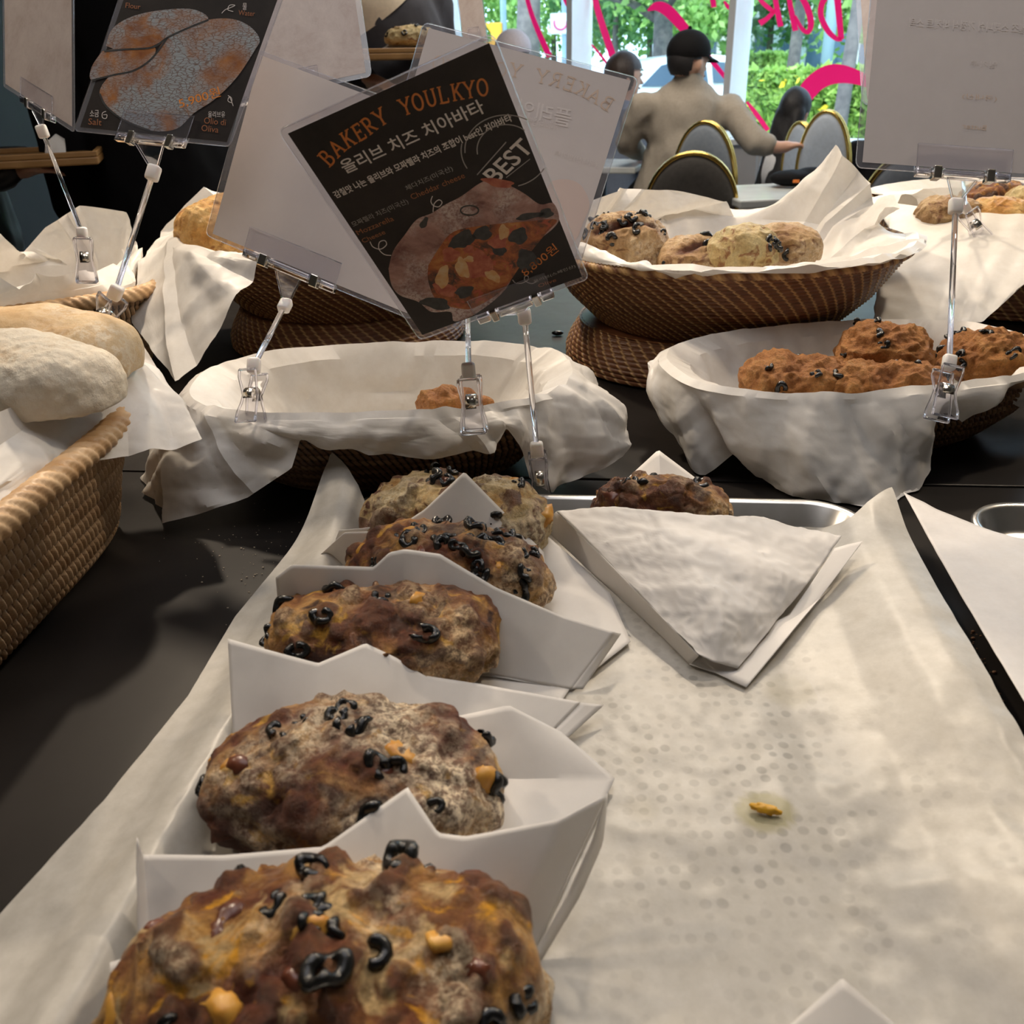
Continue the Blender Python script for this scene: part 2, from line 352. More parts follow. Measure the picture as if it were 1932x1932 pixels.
# ---------------------------------------------------------------- tables
PSI = math.radians(-6.3)
EX = np.array([math.cos(PSI), math.sin(PSI), 0]); EY = np.array([-math.sin(PSI), math.cos(PSI), 0]); EZ = np.array([0, 0, 1.0])
SEAM = np.array([0.072, 0.87, 0])
FLOOR = -0.80
def display_table(y0, y1, label):
    c = SEAM+EX*0.15+EY*(y0+y1)/2
    t = thing('display_table', (c[0], c[1], FLOOR), label, 'table', 'black display tables')
    MB().box(c-EZ*0.0205, (2.7, y1-y0, 0.04), (EX, EY, EZ)).build('table_top', M['table'], t, bevel=0.0015)
    MB().box(c+EZ*((FLOOR-0.041)/2), (2.6, (y1-y0)-0.06, -FLOOR-0.041), (EX, EY, EZ)).build('cabinet_base', M['table'], t)
display_table(-1.05, -0.002, 'black display table nearest the viewer, carrying the metal trays')
display_table(0.002, 1.10, 'black display table behind the seam, carrying the pedestal bowls')

# ---------------------------------------------------------------- rattan
def wicker_mat(name, gap, c1, c2, hi, rough=0.5):
    m, nt, b = nt_new(name); a = nt.nodes.new('ShaderNodeAttribute'); a.attribute_name = 'pat'; s_ = nt.nodes.new('ShaderNodeAttribute'); s_.attribute_name = 'stitch'
    f = noise_(nt, 35, 5, 0.65); body = ramp(nt, f, [(0.32, c1), (0.68, c2)]).outputs[0]
    col = mixc(nt, s_.outputs['Fac'], body, hi)
    k = ramp(nt, a.outputs['Fac'], [(0.02, (0, 0, 0)), (0.35, (1, 1, 1))]).outputs[0]
    col = mixc(nt, k, gap, col); nt.links.new(col, b.inputs['Base Color']); setp(b, rough=rough, spec=0.4)
    f2 = noise_(nt, 260, 4); bump(nt, b, f2, 0.25, 0.0006); return m
M['tan'] = wicker_mat('tan_wicker', (0.06, 0.035, 0.02), (0.38, 0.235, 0.13), (0.56, 0.38, 0.22), (0.64, 0.46, 0.29))
M['brown'] = wicker_mat('brown_rattan', (0.035, 0.016, 0.008), (0.13, 0.050, 0.022), (0.22, 0.090, 0.040), (0.62, 0.39, 0.17), 0.4)
M['dark'] = wicker_mat('dark_rattan', (0.02, 0.010, 0.006), (0.085, 0.040, 0.020), (0.15, 0.075, 0.036), (0.30, 0.18, 0.09), 0.45)
M['cane'] = wicker_mat('cane_rim', (0.10, 0.05, 0.02), (0.44, 0.25, 0.11), (0.58, 0.36, 0.18), (0.66, 0.44, 0.24), 0.42)
def plan(a, b, n, k):
    """closed superellipse with k arc-length spaced points -> points, arc length, angle"""
    th = np.linspace(0, 2*math.pi, 1441)
    c, s_ = np.cos(th), np.sin(th); x = a*np.sign(c)*np.abs(c)**(2/n); y = b*np.sign(s_)*np.abs(s_)**(2/n)
    d = np.r_[0, np.cumsum(np.hypot(np.diff(x), np.diff(y)))]; t = np.linspace(0, d[-1], k, endpoint=False)
    return np.interp(t, d, x), np.interp(t, d, y), t, d[-1]
def frame(yaw): return np.array([math.cos(yaw), math.sin(yaw), 0]), np.array([-math.sin(yaw), math.cos(yaw), 0])
def weave(name, parent, cen, yaw, a, b, n, prof, style, mat, cell, row, amp, sub=6, rsub=7):
    """woven wall: prof = [(z, scale)] from bottom to top; cells run round the wall in rows"""
    _, _, _, L = plan(a, b, n, 8); ncell = int(round(L/cell)); k = ncell*sub
    x, y, t, L = plan(a, b, n, k)
    pz = np.array(prof, float); hlen = np.r_[0, np.cumsum(np.hypot(np.diff(pz[:, 0]), np.diff(pz[:, 1])*min(a, b)))]
    nrow = max(2, int(round(hlen[-1]/row))); m = nrow*rsub+1
    v = np.linspace(0, hlen[-1], m); z = np.interp(v, hlen, pz[:, 0]); sc = np.interp(v, hlen, pz[:, 1])
    ex, ey = frame(yaw); cen = np.array([cen[0], cen[1], cen[2] if len(cen) > 2 else 0.0])
    G = cen+(x[:, None]*sc[None])[..., None]*ex+(y[:, None]*sc[None])[..., None]*ey+z[None, :, None]*EZ
    Nn = gnormals(G, True); U = (np.arange(k)/sub)[:, None]; Vv = (np.linspace(0, nrow, m))[None]
    ri = np.floor(np.minimum(Vv, nrow-1e-6)); fv = Vv-ri
    if style == 'bead':     # twined strands: slanted long beads, staggered by half a cell
        u = U+0.5*(ri % 2)+(fv-0.5)*0.75; fu = u-np.floor(u)
        h = np.clip(1-(np.abs(fu-0.5)/0.38)**2.0, 0, 1)*np.clip(1-np.abs((fv-0.5)/0.54)**4, 0, 1)
        st = 0.0*h+0.6*(np.sin(np.floor(u)*12.9898+ri*78.2)*0.5+0.5)
    else:                   # coils with diagonal stitches
        coil = np.sqrt(np.clip(1-((fv-0.5)/0.52)**2, 0, 1))
        u = U+0.33*ri+(fv-0.5)*0.5; fu = u-np.floor(u); s_ = np.clip(1-np.abs(fu-0.5)/0.12, 0, 1)**0.5
        s_ = s_*np.clip(1.25-np.abs(fv-0.5)*2.0, 0, 1)**0.4; s_[:, :] = s_
        h = 0.62*coil+0.38*s_*coil; st = (s_ > 0.25)*np.minimum(1, s_*1.3)
    G = G+Nn*((h-0.4)*amp)[..., None]
    o = mesh(name, G.reshape(-1, 3), gridf(k, m, True), mat, parent, True, attrs={'pat': h.ravel(), 'stitch': (st*np.ones_like(h)).ravel()})
    return o
def rope_rim(name, parent, cen, yaw, a, b, n, z, r, mat, pitch=0.024, k=1000, lump=0.22):
    x, y, t, L = plan(a, b, n, k); ex, ey = frame(yaw)
    C = np.array([cen[0], cen[1], 0])+x[:, None]*ex+y[:, None]*ey+EZ*z
    T = np.roll(C, -1, 0)-np.roll(C, 1, 0); T /= np.linalg.norm(T, axis=1, keepdims=True); Nr = np.cross(T, EZ)
    ns = 20; an = np.linspace(0, 2*math.pi, ns, endpoint=False); q = round(L/pitch)
    ph = an[None]*2+(t/L*q*2*math.pi)[:, None]
    h = np.abs(np.sin(ph)); rr = r*(1-lump+lump*h)
    G = C[:, None]+(Nr[:, None]*np.cos(an)[None, :, None]+EZ*np.sin(an)[None, :, None])*rr[..., None]
    return mesh(name, G.reshape(-1, 3), gridf(k, ns, True, True), mat, parent, True, attrs={'pat': (0.15+h).ravel(), 'stitch': (0.5+0.5*np.sin(ph*0.5)).ravel()})
def floor_disc(name, parent, cen, yaw, a, b, n, z, mat):
    x, y, t, L = plan(a, b, n, 64); ex, ey = frame(yaw); C = np.array([cen[0], cen[1], z])
    V = [C]+[C+ex*x[i]+ey*y[i] for i in range(64)]
    return mesh(name, V, [(0, 1+i, 1+(i+1) % 64) for i in range(64)], mat, parent, False, attrs={'pat': np.full(65, .6), 'stitch': np.zeros(65)})
def basket(label, cen, yaw, a, b, n, h, s0, style, mats, cell, row, amp, rimr, group=None, mid=None):
    t = thing('rattan_basket', (cen[0], cen[1], 0), label, 'basket', group)
    prof = [(0.002, s0), (0.012, s0+0.25*(1-s0)), (h*0.5, mid or (0.45+0.55*(s0+1)/2)), (h, 1.0)]
    if s0 > 0.9: prof = [(0.002, s0), (h, 1.0)]
    weave('woven_wall', t, cen, yaw, a, b, n, prof, style, M[mats[0]], cell, row, amp)
    floor_disc('woven_base', t, cen, yaw, a*s0, b*s0, n, 0.004, M[mats[0]])
    rope_rim('rim', t, cen, yaw, a, b, n, h, rimr, M[mats[1]])
    return t
def pedestal(label, cen, bcen, r, rb, z, br, group):
    t = thing('pedestal_basket', (bcen[0], bcen[1], 0), label, 'basket', group)
    hw = 0.058
    weave('pedestal', t, bcen, 0, br, br, 2, [(0.003, 1.0), (0.02, 1.0), (hw*0.6, 0.97), (hw+0.004, 0.88)], 'coil', M['brown'], 0.019, 0.0062, 0.0034, 13, 6)
    weave('bowl', t, cen, 0, r, rb, 2, [(hw-0.012, 0.60), (hw+0.010, 0.70), (hw+0.045, 0.84), (z, 1.0)], 'coil', M['brown'], 0.019, 0.0062, 0.0034, 13, 6)
    floor_disc('pedestal_top', t, bcen, 0, br*0.9, br*0.9, 2, hw+0.003, M['brown']); floor_disc('bowl_floor', t, cen, 0, r*0.6, rb*0.6, 2, hw+0.002, M['brown'])
    x, y, tt, L = plan(r, rb, 2, 8)
    rope_rim('rim', t, cen, 0, r, rb, 2, z, 0.0055, M['brown'], 0.0115, 1400, 0.25)
    return t
OV = 'oval lined baskets on the front table'
basket('dark oval wicker basket in the middle, nearly empty, lined with white paper', (-0.133, 0.925), math.radians(2), 0.198, 0.118, 2.5, 0.093, 0.64, 'bead', ('dark', 'dark'), 0.0085, 0.0075, 0.0035, 0.006)
basket('brown oval wicker basket at right holding cinnamon-coloured scones', (0.40, 0.985), math.radians(10), 0.215, 0.125, 2.5, 0.084, 0.64, 'bead', ('dark', 'dark'), 0.0085, 0.0075, 0.0035, 0.006)
basket('large tan wicker basket at the left edge holding plain ciabatta', (-0.525, 0.58), math.radians(-4), 0.165, 0.29, 5, 0.12, 0.80, 'bead', ('tan', 'cane'), 0.0085, 0.0165, 0.0050, 0.0120, mid=0.9)
basket('tan wicker basket behind the ciabatta basket with tall crumpled paper', (-0.80, 1.30), math.radians(30), 0.27, 0.17, 5, 0.12, 0.86, 'bead', ('tan', 'cane'), 0.0085, 0.0165, 0.0050, 0.0110, mid=0.93)
PB = 'round rattan bowls on pedestals'
pedestal('round brown rattan pedestal bowl behind the sign cards, left of centre', (-0.25, 1.47), (-0.262, 1.47), 0.255, 0.235, 0.165, 0.19, PB)
pedestal('round brown rattan pedestal bowl right of centre with olive bread', (0.31, 1.31), (0.275, 1.31), 0.258, 0.235, 0.165, 0.185, PB)
pedestal('round brown rattan pedestal bowl at the right edge, mostly hidden under paper', (0.90, 1.60), (0.90, 1.60), 0.255, 0.235, 0.165, 0.185, PB)

# ---------------------------------------------------------------- paper liners
def liner(label, cen, yaw, a, b, n, h, s0, hem, zf=0.012, ridge=None, amp=0.006, cs=22, seed=1, nt=380, pleat=0.008, ins=0.885, lift=0.013, name='paper_liner', bulge=0.008):
    """hem: [(angle_deg, point)] edge of the sheet going round; point above the rim = paper standing up"""
    ex, ey = frame(yaw); cen = np.array([cen[0], cen[1], 0]); ph = np.linspace(0, 2*math.pi, nt, endpoint=False)
    c, s_ = np.cos(ph), np.sin(ph); e = 2/n
    ux = a*np.sign(c)*np.abs(c)**e; uy = b*np.sign(s_)*np.abs(s_)**e
    base = ux[:, None]*ex+uy[:, None]*ey
    keys = sorted([(k % 360, P3(p)) for k, p in hem], key=lambda q: q[0])
    keys = [(keys[-1][0]-360, keys[-1][1])]+keys+[(keys[0][0]+360, keys[0][1])]
    Hm = keyed(keys, np.degrees(ph))
    rs_, dz_ = np.ones(nt)*1.02, np.ones(nt)*lift
    if ridge:
        kr = sorted((k % 360, v) for k, v in ridge); kr = [(kr[-1][0]-360, kr[-1][1])]+kr+[(kr[0][0]+360, kr[0][1])]; kv = keyed(kr, np.degrees(ph)); rs_, dz_ = kv[:, 0], kv[:, 1]
    rim = cen+base*rs_[:, None]+EZ*(h+dz_)[:, None]; rimo = cen+base*(rs_+0.045)[:, None]+EZ*(h+dz_*0.6)[:, None]
    up = np.clip((Hm[:, 2]-(h+0.004))/0.03, 0, 1)[:, None]     # 1 where the sheet stands up
    cols = []
    for f in np.linspace(0.02, 1, 9): cols.append(cen+base*(s0*0.86*f)+EZ*(zf))
    for f in np.linspace(0.1, 1, 12):
        w = f**1.2; cols.append(cen+base*((s0*0.86)*(1-f)+ins*np.minimum(1, rs_)[:, None]*f)+EZ*(zf+(h+dz_*0.7-lift*0.7-zf)*w)[:, None])
    inner_top = cols[-1]
    cols.append((1-up)*rim+up*(inner_top*0.8+Hm*0.2)); cols.append((1-up)*rimo+up*(inner_top*0.6+Hm*0.4))
    st = cols[-1]
    for f in np.linspace(0.04, 1, 40):
        q = st*(1-f)+Hm*f
        out = (base/np.linalg.norm(base, axis=1, keepdims=True))*(bulge*math.sin(math.pi*min(1, f)))*(1-up)
        cols.append(q+out+EZ*(0.35*bulge*math.sin(math.pi*f))*(1-up))
    G = np.stack(cols, 1); m = G.shape[1]
    Nn = gnormals(G, True); w = np.r_[np.linspace(0.15, 0.4, 9), np.linspace(0.4, 0.6, 12), 0.25, 0.3, np.linspace(0.6, 1.2, m-23)]
    d = (0.9*fold(G, cs*0.8, seed, 5)+1.15*fold(G, cs*1.9, seed+31, 6)+0.12*crease(G, cs*4, seed+2, 2)).reshape(nt, m)*amp*w[None]
    pn = nz(np.stack([c*2.2, s_*2.2, 0*c], 1), 1.3, seed+3); pl = (np.abs(((ph*17/math.pi+2.4*pn) % 2)-1)-0.5)*pleat*1.2*np.clip(0.6+1.5*nz(np.stack([c, s_, 0*c], 1), 1.7, seed+8), 0, 1)
    pw = np.r_[np.zeros(9), np.linspace(0, 0.3, 12), 0.35, 0.4, np.linspace(0.45, 1.0, m-23)]
    G = G+Nn*(d+pl[:, None]*pw[None])[..., None]
    G[..., 2] = np.maximum(G[..., 2], 0.002)
    V = np.concatenate([G.reshape(-1, 3)]); o = mesh(name, V, gridf(nt, m, True), M['liner'], None, True, sharp=0.42)
    tag(o, label, 'paper liner')
    return o
def back(keys, cen, yaw, a, b, dz, h, out=1.06):
    ex, ey = frame(yaw); r = []
    for k in keys:
        t = math.radians(k); p = np.array([cen[0], cen[1], 0])+ex*a*math.cos(t)*out+ey*b*math.sin(t)*out; p[2] = h-dz; r.append((k, p))
    return r
_P3 = P3
def P3(t): return t if isinstance(t, np.ndarray) else _P3(t)

liner('white crumpled paper lining the nearly empty middle basket, draped wide left and right', (-0.133, 0.925), math.radians(2), 0.198, 0.118, 2.5, 0.093, 0.64,
      [(178, (272, 905, .90)), (196, (308, 988, .775)), (210, (400, 962, .775)), (220, (470, 938, .78)), (232, (553, 882, .785)), (238, (566, 830, .795)), (246, (590, 838, .79)), (258, (690, 858, .785)), (272, (820, 862, .785)), (286, (930, 850, .79)), (296, (962, 812, .80)),
       (304, (985, 850, .81)), (312, (1000, 905, .81)), (320, (1042, 930, .81)), (338, (1178, 862, .86)), (352, (1185, 800, .90)), (4, (1120, 748, .95)), (168, (330, 800, .94))]
      + back((22, 45, 70, 90, 110, 135, 152), (-0.133, 0.925), .03, .198, .118, .03, .093), seed=2, amp=0.012, cs=26)
liner('white crumpled paper lining the scone basket, one sheet hanging over its front', (0.40, 0.985), math.radians(10), 0.215, 0.125, 2.5, 0.084, 0.64,
      [(160, (1222, 700, .99)), (168, (1245, 790, .94)), (176, (1285, 848, .91)), (184, (1320, 903, .87)), (190, (1348, 885, .865)), (197, (1392, 850, .865)), (205, (1412, 900, .84)), (218, (1490, 940, .815)), (232, (1590, 972, .785)), (243, (1660, 965, .785)), (254, (1712, 955, .80)), (262, (1755, 890, .83)), (268, (1757, 840, .84)), (274, (1745, 790, .85)),
       (282, (1790, 775, .87)), (288, (1812, 792, .87)), (294, (1815, 765, .88)), (304, (1850, 735, .90)), (320, (1935, 772, .92)), (340, (2000, 740, 1.0))]
      + back((0, 20, 45, 70, 90, 110, 130, 148), (.40, .985), .17, .215, .125, .03, .084), seed=5, amp=0.014, cs=22)
liner('white crumpled paper standing in the centre pedestal bowl around the olive bread', (0.31, 1.31), 0, 0.258, 0.235, 2, 0.165, 0.62,
      [(184, (1010, 460, 1.31)), (165, (1060, 415, 1.38)), (150, (1112, 382, 1.44)), (136, (1165, 354, 1.48)), (118, (1290, 362, 1.51)), (105, (1372, 380, 1.52)), (99, (1390, 424, 1.50)), (88, (1425, 430, 1.50)), (79, (1450, 424, 1.50)), (74, (1470, 388, 1.51)), (64, (1510, 345, 1.49)), (50, (1577, 272, 1.45)), (42, (1600, 300, 1.43)), (34, (1642, 348, 1.42)), (27, (1650, 400, 1.40)), (20, (1690, 372, 1.36)), (8, (1684, 395, 1.28)), (-3, (1630, 432, 1.25)), (-14, (1560, 490, 1.19)), (-24, (1530, 512, 1.15)), (-60, (1450, 520, 1.10)), (-90, (1340, 525, 1.10)), (-116, (1240, 515, 1.11)), (-128, (1195, 492, 1.13)), (-150, (1110, 468, 1.18)), (-165, (1050, 462, 1.24))],
      zf=0.08, seed=9, amp=0.012, cs=16, pleat=0.02)
liner('white paper in the left pedestal bowl, long sheet hanging down its left side', (-0.25, 1.47), 0, 0.255, 0.235, 2, 0.165, 0.62,
      [(150, (300, 440, 1.56)), (143, (385, 352, 1.60)), (136, (420, 372, 1.62)), (120, (520, 400, 1.66)), (90, (650, 385, 1.68)), (60, (800, 400, 1.66)), (30, (930, 420, 1.6)), (0, (965, 460, 1.47)), (-40, (850, 495, 1.3)), (-80, (660, 505, 1.25)), (-105, (560, 500, 1.24)),
       (170, (262, 500, 1.40)), (184, (248, 610, 1.27)), (202, (334, 722, 1.10)), (222, (440, 585, 1.15)), (238, (492, 492, 1.21)), (246, (500, 485, 1.24))], zf=0.08, seed=13, amp=0.010, cs=18, pleat=0.012)
liner('white paper in the right pedestal bowl hanging flat over its front', (0.90, 1.60), 0, 0.255, 0.235, 2, 0.165, 0.62,
      [(196, (1690, 470, 1.42)), (202, (1644, 618, 1.20)), (225, (1750, 622, 1.19)), (248, (1855, 606, 1.19)), (266, (1935, 535, 1.24)), (285, (2050, 470, 1.3)), (182, (1680, 405, 1.55)), (170, (1700, 372, 1.60)), (158, (1742, 358, 1.62)), (148, (1800, 375, 1.68))] + back((0, 40, 80, 120, 320), (.9, 1.6), 0, .255, .235, .02, .165), zf=0.08, seed=17, amp=0.006, cs=16, pleat=0.004)
liner('white paper in the ciabatta basket with one corner folded over the rim', (-0.525, 0.58), math.radians(-4), 0.165, 0.29, 5, 0.12, 0.80,
      [(-60, (-300, 1100, .40)), (-35, (-40, 1000, .54)), (-10, (20, 935, .60)), (10, (105, 893, .66)), (22, (180, 872, .70)), (34, (282, 850, .735)), (46, (382, 828, .76)), (56, (378, 812, .80)), (64, (325, 735, .86)), (76, (270, 652, .90)), (84, (220, 636, .90)), (100, (100, 640, .91)), (130, (-60, 660, .90)), (180, (-300, 800, .6)), (230, (-400, 1100, .4))], seed=21, amp=0.010, cs=20, zf=0.02, pleat=0.006, ins=0.95, lift=0.022, ridge=[(-90, (.8, .03)), (-60, (.72, .045)), (-20, (.72, .048)), (12, (.74, .046)), (26, (.84, .044)), (34, (.97, .046)), (46, (1.03, .044)), (75, (1.02, .034)), (110, (1.0, .022)), (200, (1.0, .022))])
liner('white crumpled paper rising from the back left wicker basket', (-0.80, 1.30), math.radians(30), 0.27, 0.17, 5, 0.12, 0.86,
      [(-100, (30, 535, 1.16)), (-60, (140, 515, 1.25)), (-30, (215, 500, 1.35)), (-5, (262, 470, 1.44)), (20, (232, 400, 1.50)), (35, (150, 388, 1.52)), (55, (85, 430, 1.50)), (70, (35, 490, 1.48)), (85, (45, 480, 1.46)), (100, (0, 440, 1.45)), (140, (-150, 430, 1.4)), (180, (-300, 500, 1.25)), (230, (-150, 560, 1.1))], seed=25, amp=0.012, cs=14, zf=0.03, pleat=0.02)
# ---------------------------------------------------------------- trays and their papers
TRAY0 = np.array([-0.150, 0.795, 0])          # back left corner of the middle tray
def rrect(w, l, r, k=10):
    pts = []
    for cx, cy, a0 in ((w-r, -r, 90), (r, -r, 180), (r, -(l-r), 180+90), (w-r, -(l-r), 270+90)):
        pass
    for cx, cy, a0 in ((w-r, -r, 0), (r, -r, 90), (r, -(l-r), 180), (w-r, -(l-r), 270)):
        for i in range(k+1):
            a = math.radians(a0+90*i/k); pts.append((cx+r*math.cos(a), cy+r*math.sin(a)))
    return np.array(pts)
def tray(label, p0, w=0.47, l=0.66, h=0.024):
    t = thing('baking_tray', p0, label, 'baking tray', 'metal baking trays'); rings = []
    for ins, z in ((0.03, 0.0025), (0.016, 0.003), (0.012, 0.006), (0.003, h), (0.0, h+0.002), (-0.004, h+0.002), (-0.006, h-0.001), (-0.004, h-0.004)):
        q = rrect(w-2*ins, l-2*ins, max(0.012, 0.045-ins)); rings.append(p0+(q[:, :1]+ins)*EX+(q[:, 1:]-ins)*EY+EZ*z)
    G = np.stack(rings, 0); k = G.shape[1]
    Fq = gridf(len(rings), k, False, True).tolist()+[list(range(k))]
    mesh('pan', G.reshape(-1, 3), Fq, M['steel'], t, True)
    return t
tray('aluminium baking tray in the middle, filled with wrapped olive ciabatta', TRAY0)
TRAY1 = np.array([0.418, 0.735, 0]); tray('aluminium baking tray cut off at the right edge under a white sheet', TRAY1)
def tp(s, t, z): return TRAY0+EX*s-EY*t+EZ*z
OILC = Zp(1443, 1532, .006)
def tray_sheet():
    ns, nt_ = 150, 170; T = np.linspace(0, 0.66, nt_); G = np.zeros((ns, nt_, 3))
    # left and right free edges given by where they lie on the table (s offsets), by distance t from the back
    le = lambda t: np.interp(t, [0, 0.04, 0.10, 0.20, 0.30, 0.40, 0.50, 0.66], [-0.030, -0.034, -0.040, -0.05, -0.045, -0.055, -0.075, -0.09])
    re = lambda t: np.interp(t, [0, 0.05, 0.15, 0.30, 0.66], [0.505, 0.502, 0.497, 0.493, 0.49])
    for j, t in enumerate(T):
        a, b = le(t), re(t); s_ = np.linspace(a, b, ns)
        z = np.interp(s_, [-0.12, -0.03, -0.006, 0.006, 0.022, 0.10, 0.37, 0.42, 0.455, 0.478, 0.53], [0.004, 0.016, 0.029, 0.030, 0.010, 0.0052, 0.0052, 0.014, 0.0285, 0.033, 0.025])
        tt = t+0.004+0.040*np.clip((b-s_)/0.05, 0, 1)*np.clip((s_-a)/0.06, 0, 1)*np.clip(1-t/0.10, 0, 1)
        back_ = np.clip(1-t/0.02, 0, 1)*0.016
        q = TRAY0+s_[:, None]*EX-np.reshape(tt, (-1, 1))*EY; G[:, j] = q; G[:, j, 2] = np.maximum(z, 0.0052+back_)
        lift = np.exp(-((s_-a)/0.035)**2)*np.exp(-(t/0.05)**2)*0.040+np.exp(-((b-s_)/0.03)**2)*np.exp(-(t/0.04)**2)*0.012
        G[:, j, 2] += lift
        G[:, j] -= EY*0*lift[:, None]; G[:, j] += EY*(lift*0.55)[:, None]
    Pf = G.reshape(-1, 3); fr = np.clip((0.62-Pf[:, 1])/0.30, 0, 1); rs = np.clip((Pf[:, 0]-0.02)/0.15, 0, 1)
    d = (0.6*crease(Pf, 13, 41, 3)+fold(Pf, 11, 45))*0.010*(0.12+0.88*fr*rs)+crease(Pf, 45, 43, 2)*0.0016*(0.3+0.7*fr)
    Pf[:, 2] = np.maximum(Pf[:, 2]+d, 0.0045)
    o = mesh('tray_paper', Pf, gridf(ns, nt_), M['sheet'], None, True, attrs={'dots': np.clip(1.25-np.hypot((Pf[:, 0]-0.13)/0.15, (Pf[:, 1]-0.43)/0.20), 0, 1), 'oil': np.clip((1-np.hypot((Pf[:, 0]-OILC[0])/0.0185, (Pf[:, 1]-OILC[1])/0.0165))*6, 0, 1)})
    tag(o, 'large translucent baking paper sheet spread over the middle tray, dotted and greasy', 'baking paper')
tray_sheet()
def loft(name, rows, mat, n=60, m=8, parent=None, bulge=0.0, amp=0.0015, cs=20, seed=1, label=None, cat=None, group=None, curve=True):
    R = [resample([P3(p) for p in r], n) for r in rows]; G = [R[0]]
    for i in range(len(R)-1):
        for f in np.linspace(0, 1, m+1)[1:]: G.append(R[i]*(1-f)+R[i+1]*f)
    G = np.stack(G, 1); Nn = -gnormals(G)
    v = np.linspace(0, 1, G.shape[1]); u = np.linspace(0, 1, n)
    G = G+Nn*((fold(G, cs, seed)+0.3*crease(G, cs*2, seed, 2)).reshape(n, -1)*amp+bulge*np.sin(math.pi*v)[None]*np.sin(math.pi*u)[:, None])[..., None]
    G[..., 2] = np.maximum(G[..., 2], 0.004)
    return G
def sheet(name, patches, mat, label, cat, group=None):
    V = []; Fq = []; b = 0
    for G in patches:
        n, m, _ = G.shape; V.append(G.reshape(-1, 3)); Fq.append(gridf(n, m)+b); b += n*m
    o = mesh(name, np.concatenate(V), np.concatenate(Fq), mat, None, True, sharp=0.5); tag(o, label, cat, group)
    sd = o.modifiers.new('thick', 'SOLIDIFY'); sd.thickness = 0.0004
    return o
# second tray sheet at right
G = loft('', [[(1705, 930, 'z', .034), (1770, 962, 'z', .034), (1880, 1003, 'z', .034), (2050, 1050, 'z', .034), (2400, 1120, 'z', .03)], [(1765, 1040, 'z', .034), (2400, 1250, 'z', .034)], [(1840, 1170, 'z', .034), (2400, 1400, 'z', .034)], [(1935, 1335, 'z', .034), (2400, 1600, 'z', .034)], [(2090, 1640, 'z', .034), (2400, 1800, 'z', .034)]], None, 60, 14, amp=0.004, cs=12, seed=3)
sheet('tray_paper', [G], M['sheet2'], 'plain white baking paper sheet hanging off the right-edge tray', 'baking paper')
WG = 'paper wrappers round the olive ciabatta'
def wrapper(label, pats): return sheet('paper_wrapper', [loft('', *a, **k) for a, k in pats], M['wrap'], label, 'paper wrapper', WG)
zf = lambda x, y, z=.0075: (x, y, 'z', z)
# wrapper 1: round the nearest bread (only side pieces in view)
wrapper('paper wrapper under the nearest loaf, its side flaps at the frame bottom',
        [(([[zf(85, 1905), zf(160, 1830, .02), zf(262, 1800, .03)], [zf(80, 2000), zf(170, 1990), zf(250, 1960)]], None, 30, 10), dict(amp=.004, cs=30, seed=51)),
         (([[zf(905, 1830, .02), zf(1000, 1880, .02), zf(1060, 1990, .012)], [zf(900, 2050), zf(1000, 2060), zf(1060, 2060)]], None, 30, 8), dict(amp=.002, seed=52))])
# wrapper 2
wrapper('paper wrapper of the second loaf from the front, pointed peak overlapping it',
        [(([[(258, 1580, .322), (268, 1612, .322), (420, 1614, .322), (610, 1598, .325), (770, 1485, .350), (828, 1572, .328), (880, 1578, .325), (1060, 1545, .325), (1143, 1500, .338)],
            [zf(262, 1925), zf(420, 1905), zf(610, 1880), zf(770, 1850), zf(828, 1840), zf(880, 1830), zf(940, 1820), zf(1000, 1810)]], None, 90, 24), dict(amp=.0030, cs=13, bulge=.004, seed=53)),
         (([[zf(262, 1925), zf(610, 1880), zf(1000, 1810)], [zf(262, 1640, .008), zf(640, 1630, .006), zf(1125, 1545, .008)], [zf(330, 1480, .012), zf(640, 1470, .006), zf(1160, 1468, .012)], [(360, 1440, .425), (640, 1400, .43), (960, 1330, .45), (1060, 1380, .44)]], None, 60, 12), dict(amp=.003, cs=18, seed=54)),
         (([[(1143, 1500, .338), (1118, 1585, .328), (1070, 1690, .312), (1000, 1812, .290)], [(1147, 1498, .345), (1138, 1590, .333), (1095, 1690, .315), (1022, 1812, .292)]], None, 24, 2), dict(amp=.0005))])
# wrapper 3
wrapper('paper wrapper of the third loaf from the front, broad front panel with a rounded peak',
        [(([[(430, 1205, .485), (520, 1230, .475), (600, 1252, .475), (690, 1214, .487), (745, 1240, .480), (800, 1275, .474), (900, 1290, .474), (1095, 1325, .470)],
            [zf(445, 1490), zf(600, 1470), zf(740, 1462), zf(860, 1455), zf(985, 1440)]], None, 90, 24), dict(amp=.0030, cs=13, bulge=.004, seed=59)),
         (([[zf(445, 1490), zf(700, 1470), zf(985, 1440)], [zf(440, 1280, .008), zf(700, 1290, .006), zf(1080, 1290, .008)], [zf(540, 1175, .012), zf(800, 1160, .006), zf(1100, 1210, .010)], [(545, 1110, .56), (760, 1080, .575), (960, 1120, .57), (1060, 1260, .53)]], None, 60, 12), dict(amp=.003, cs=18, seed=58)),
         (([[(1095, 1325, .470), (985, 1440, 'z', .008)], [(1140, 1330, .472), (1005, 1452, 'z', .008)]], None, 24, 3), dict(amp=.0006))])
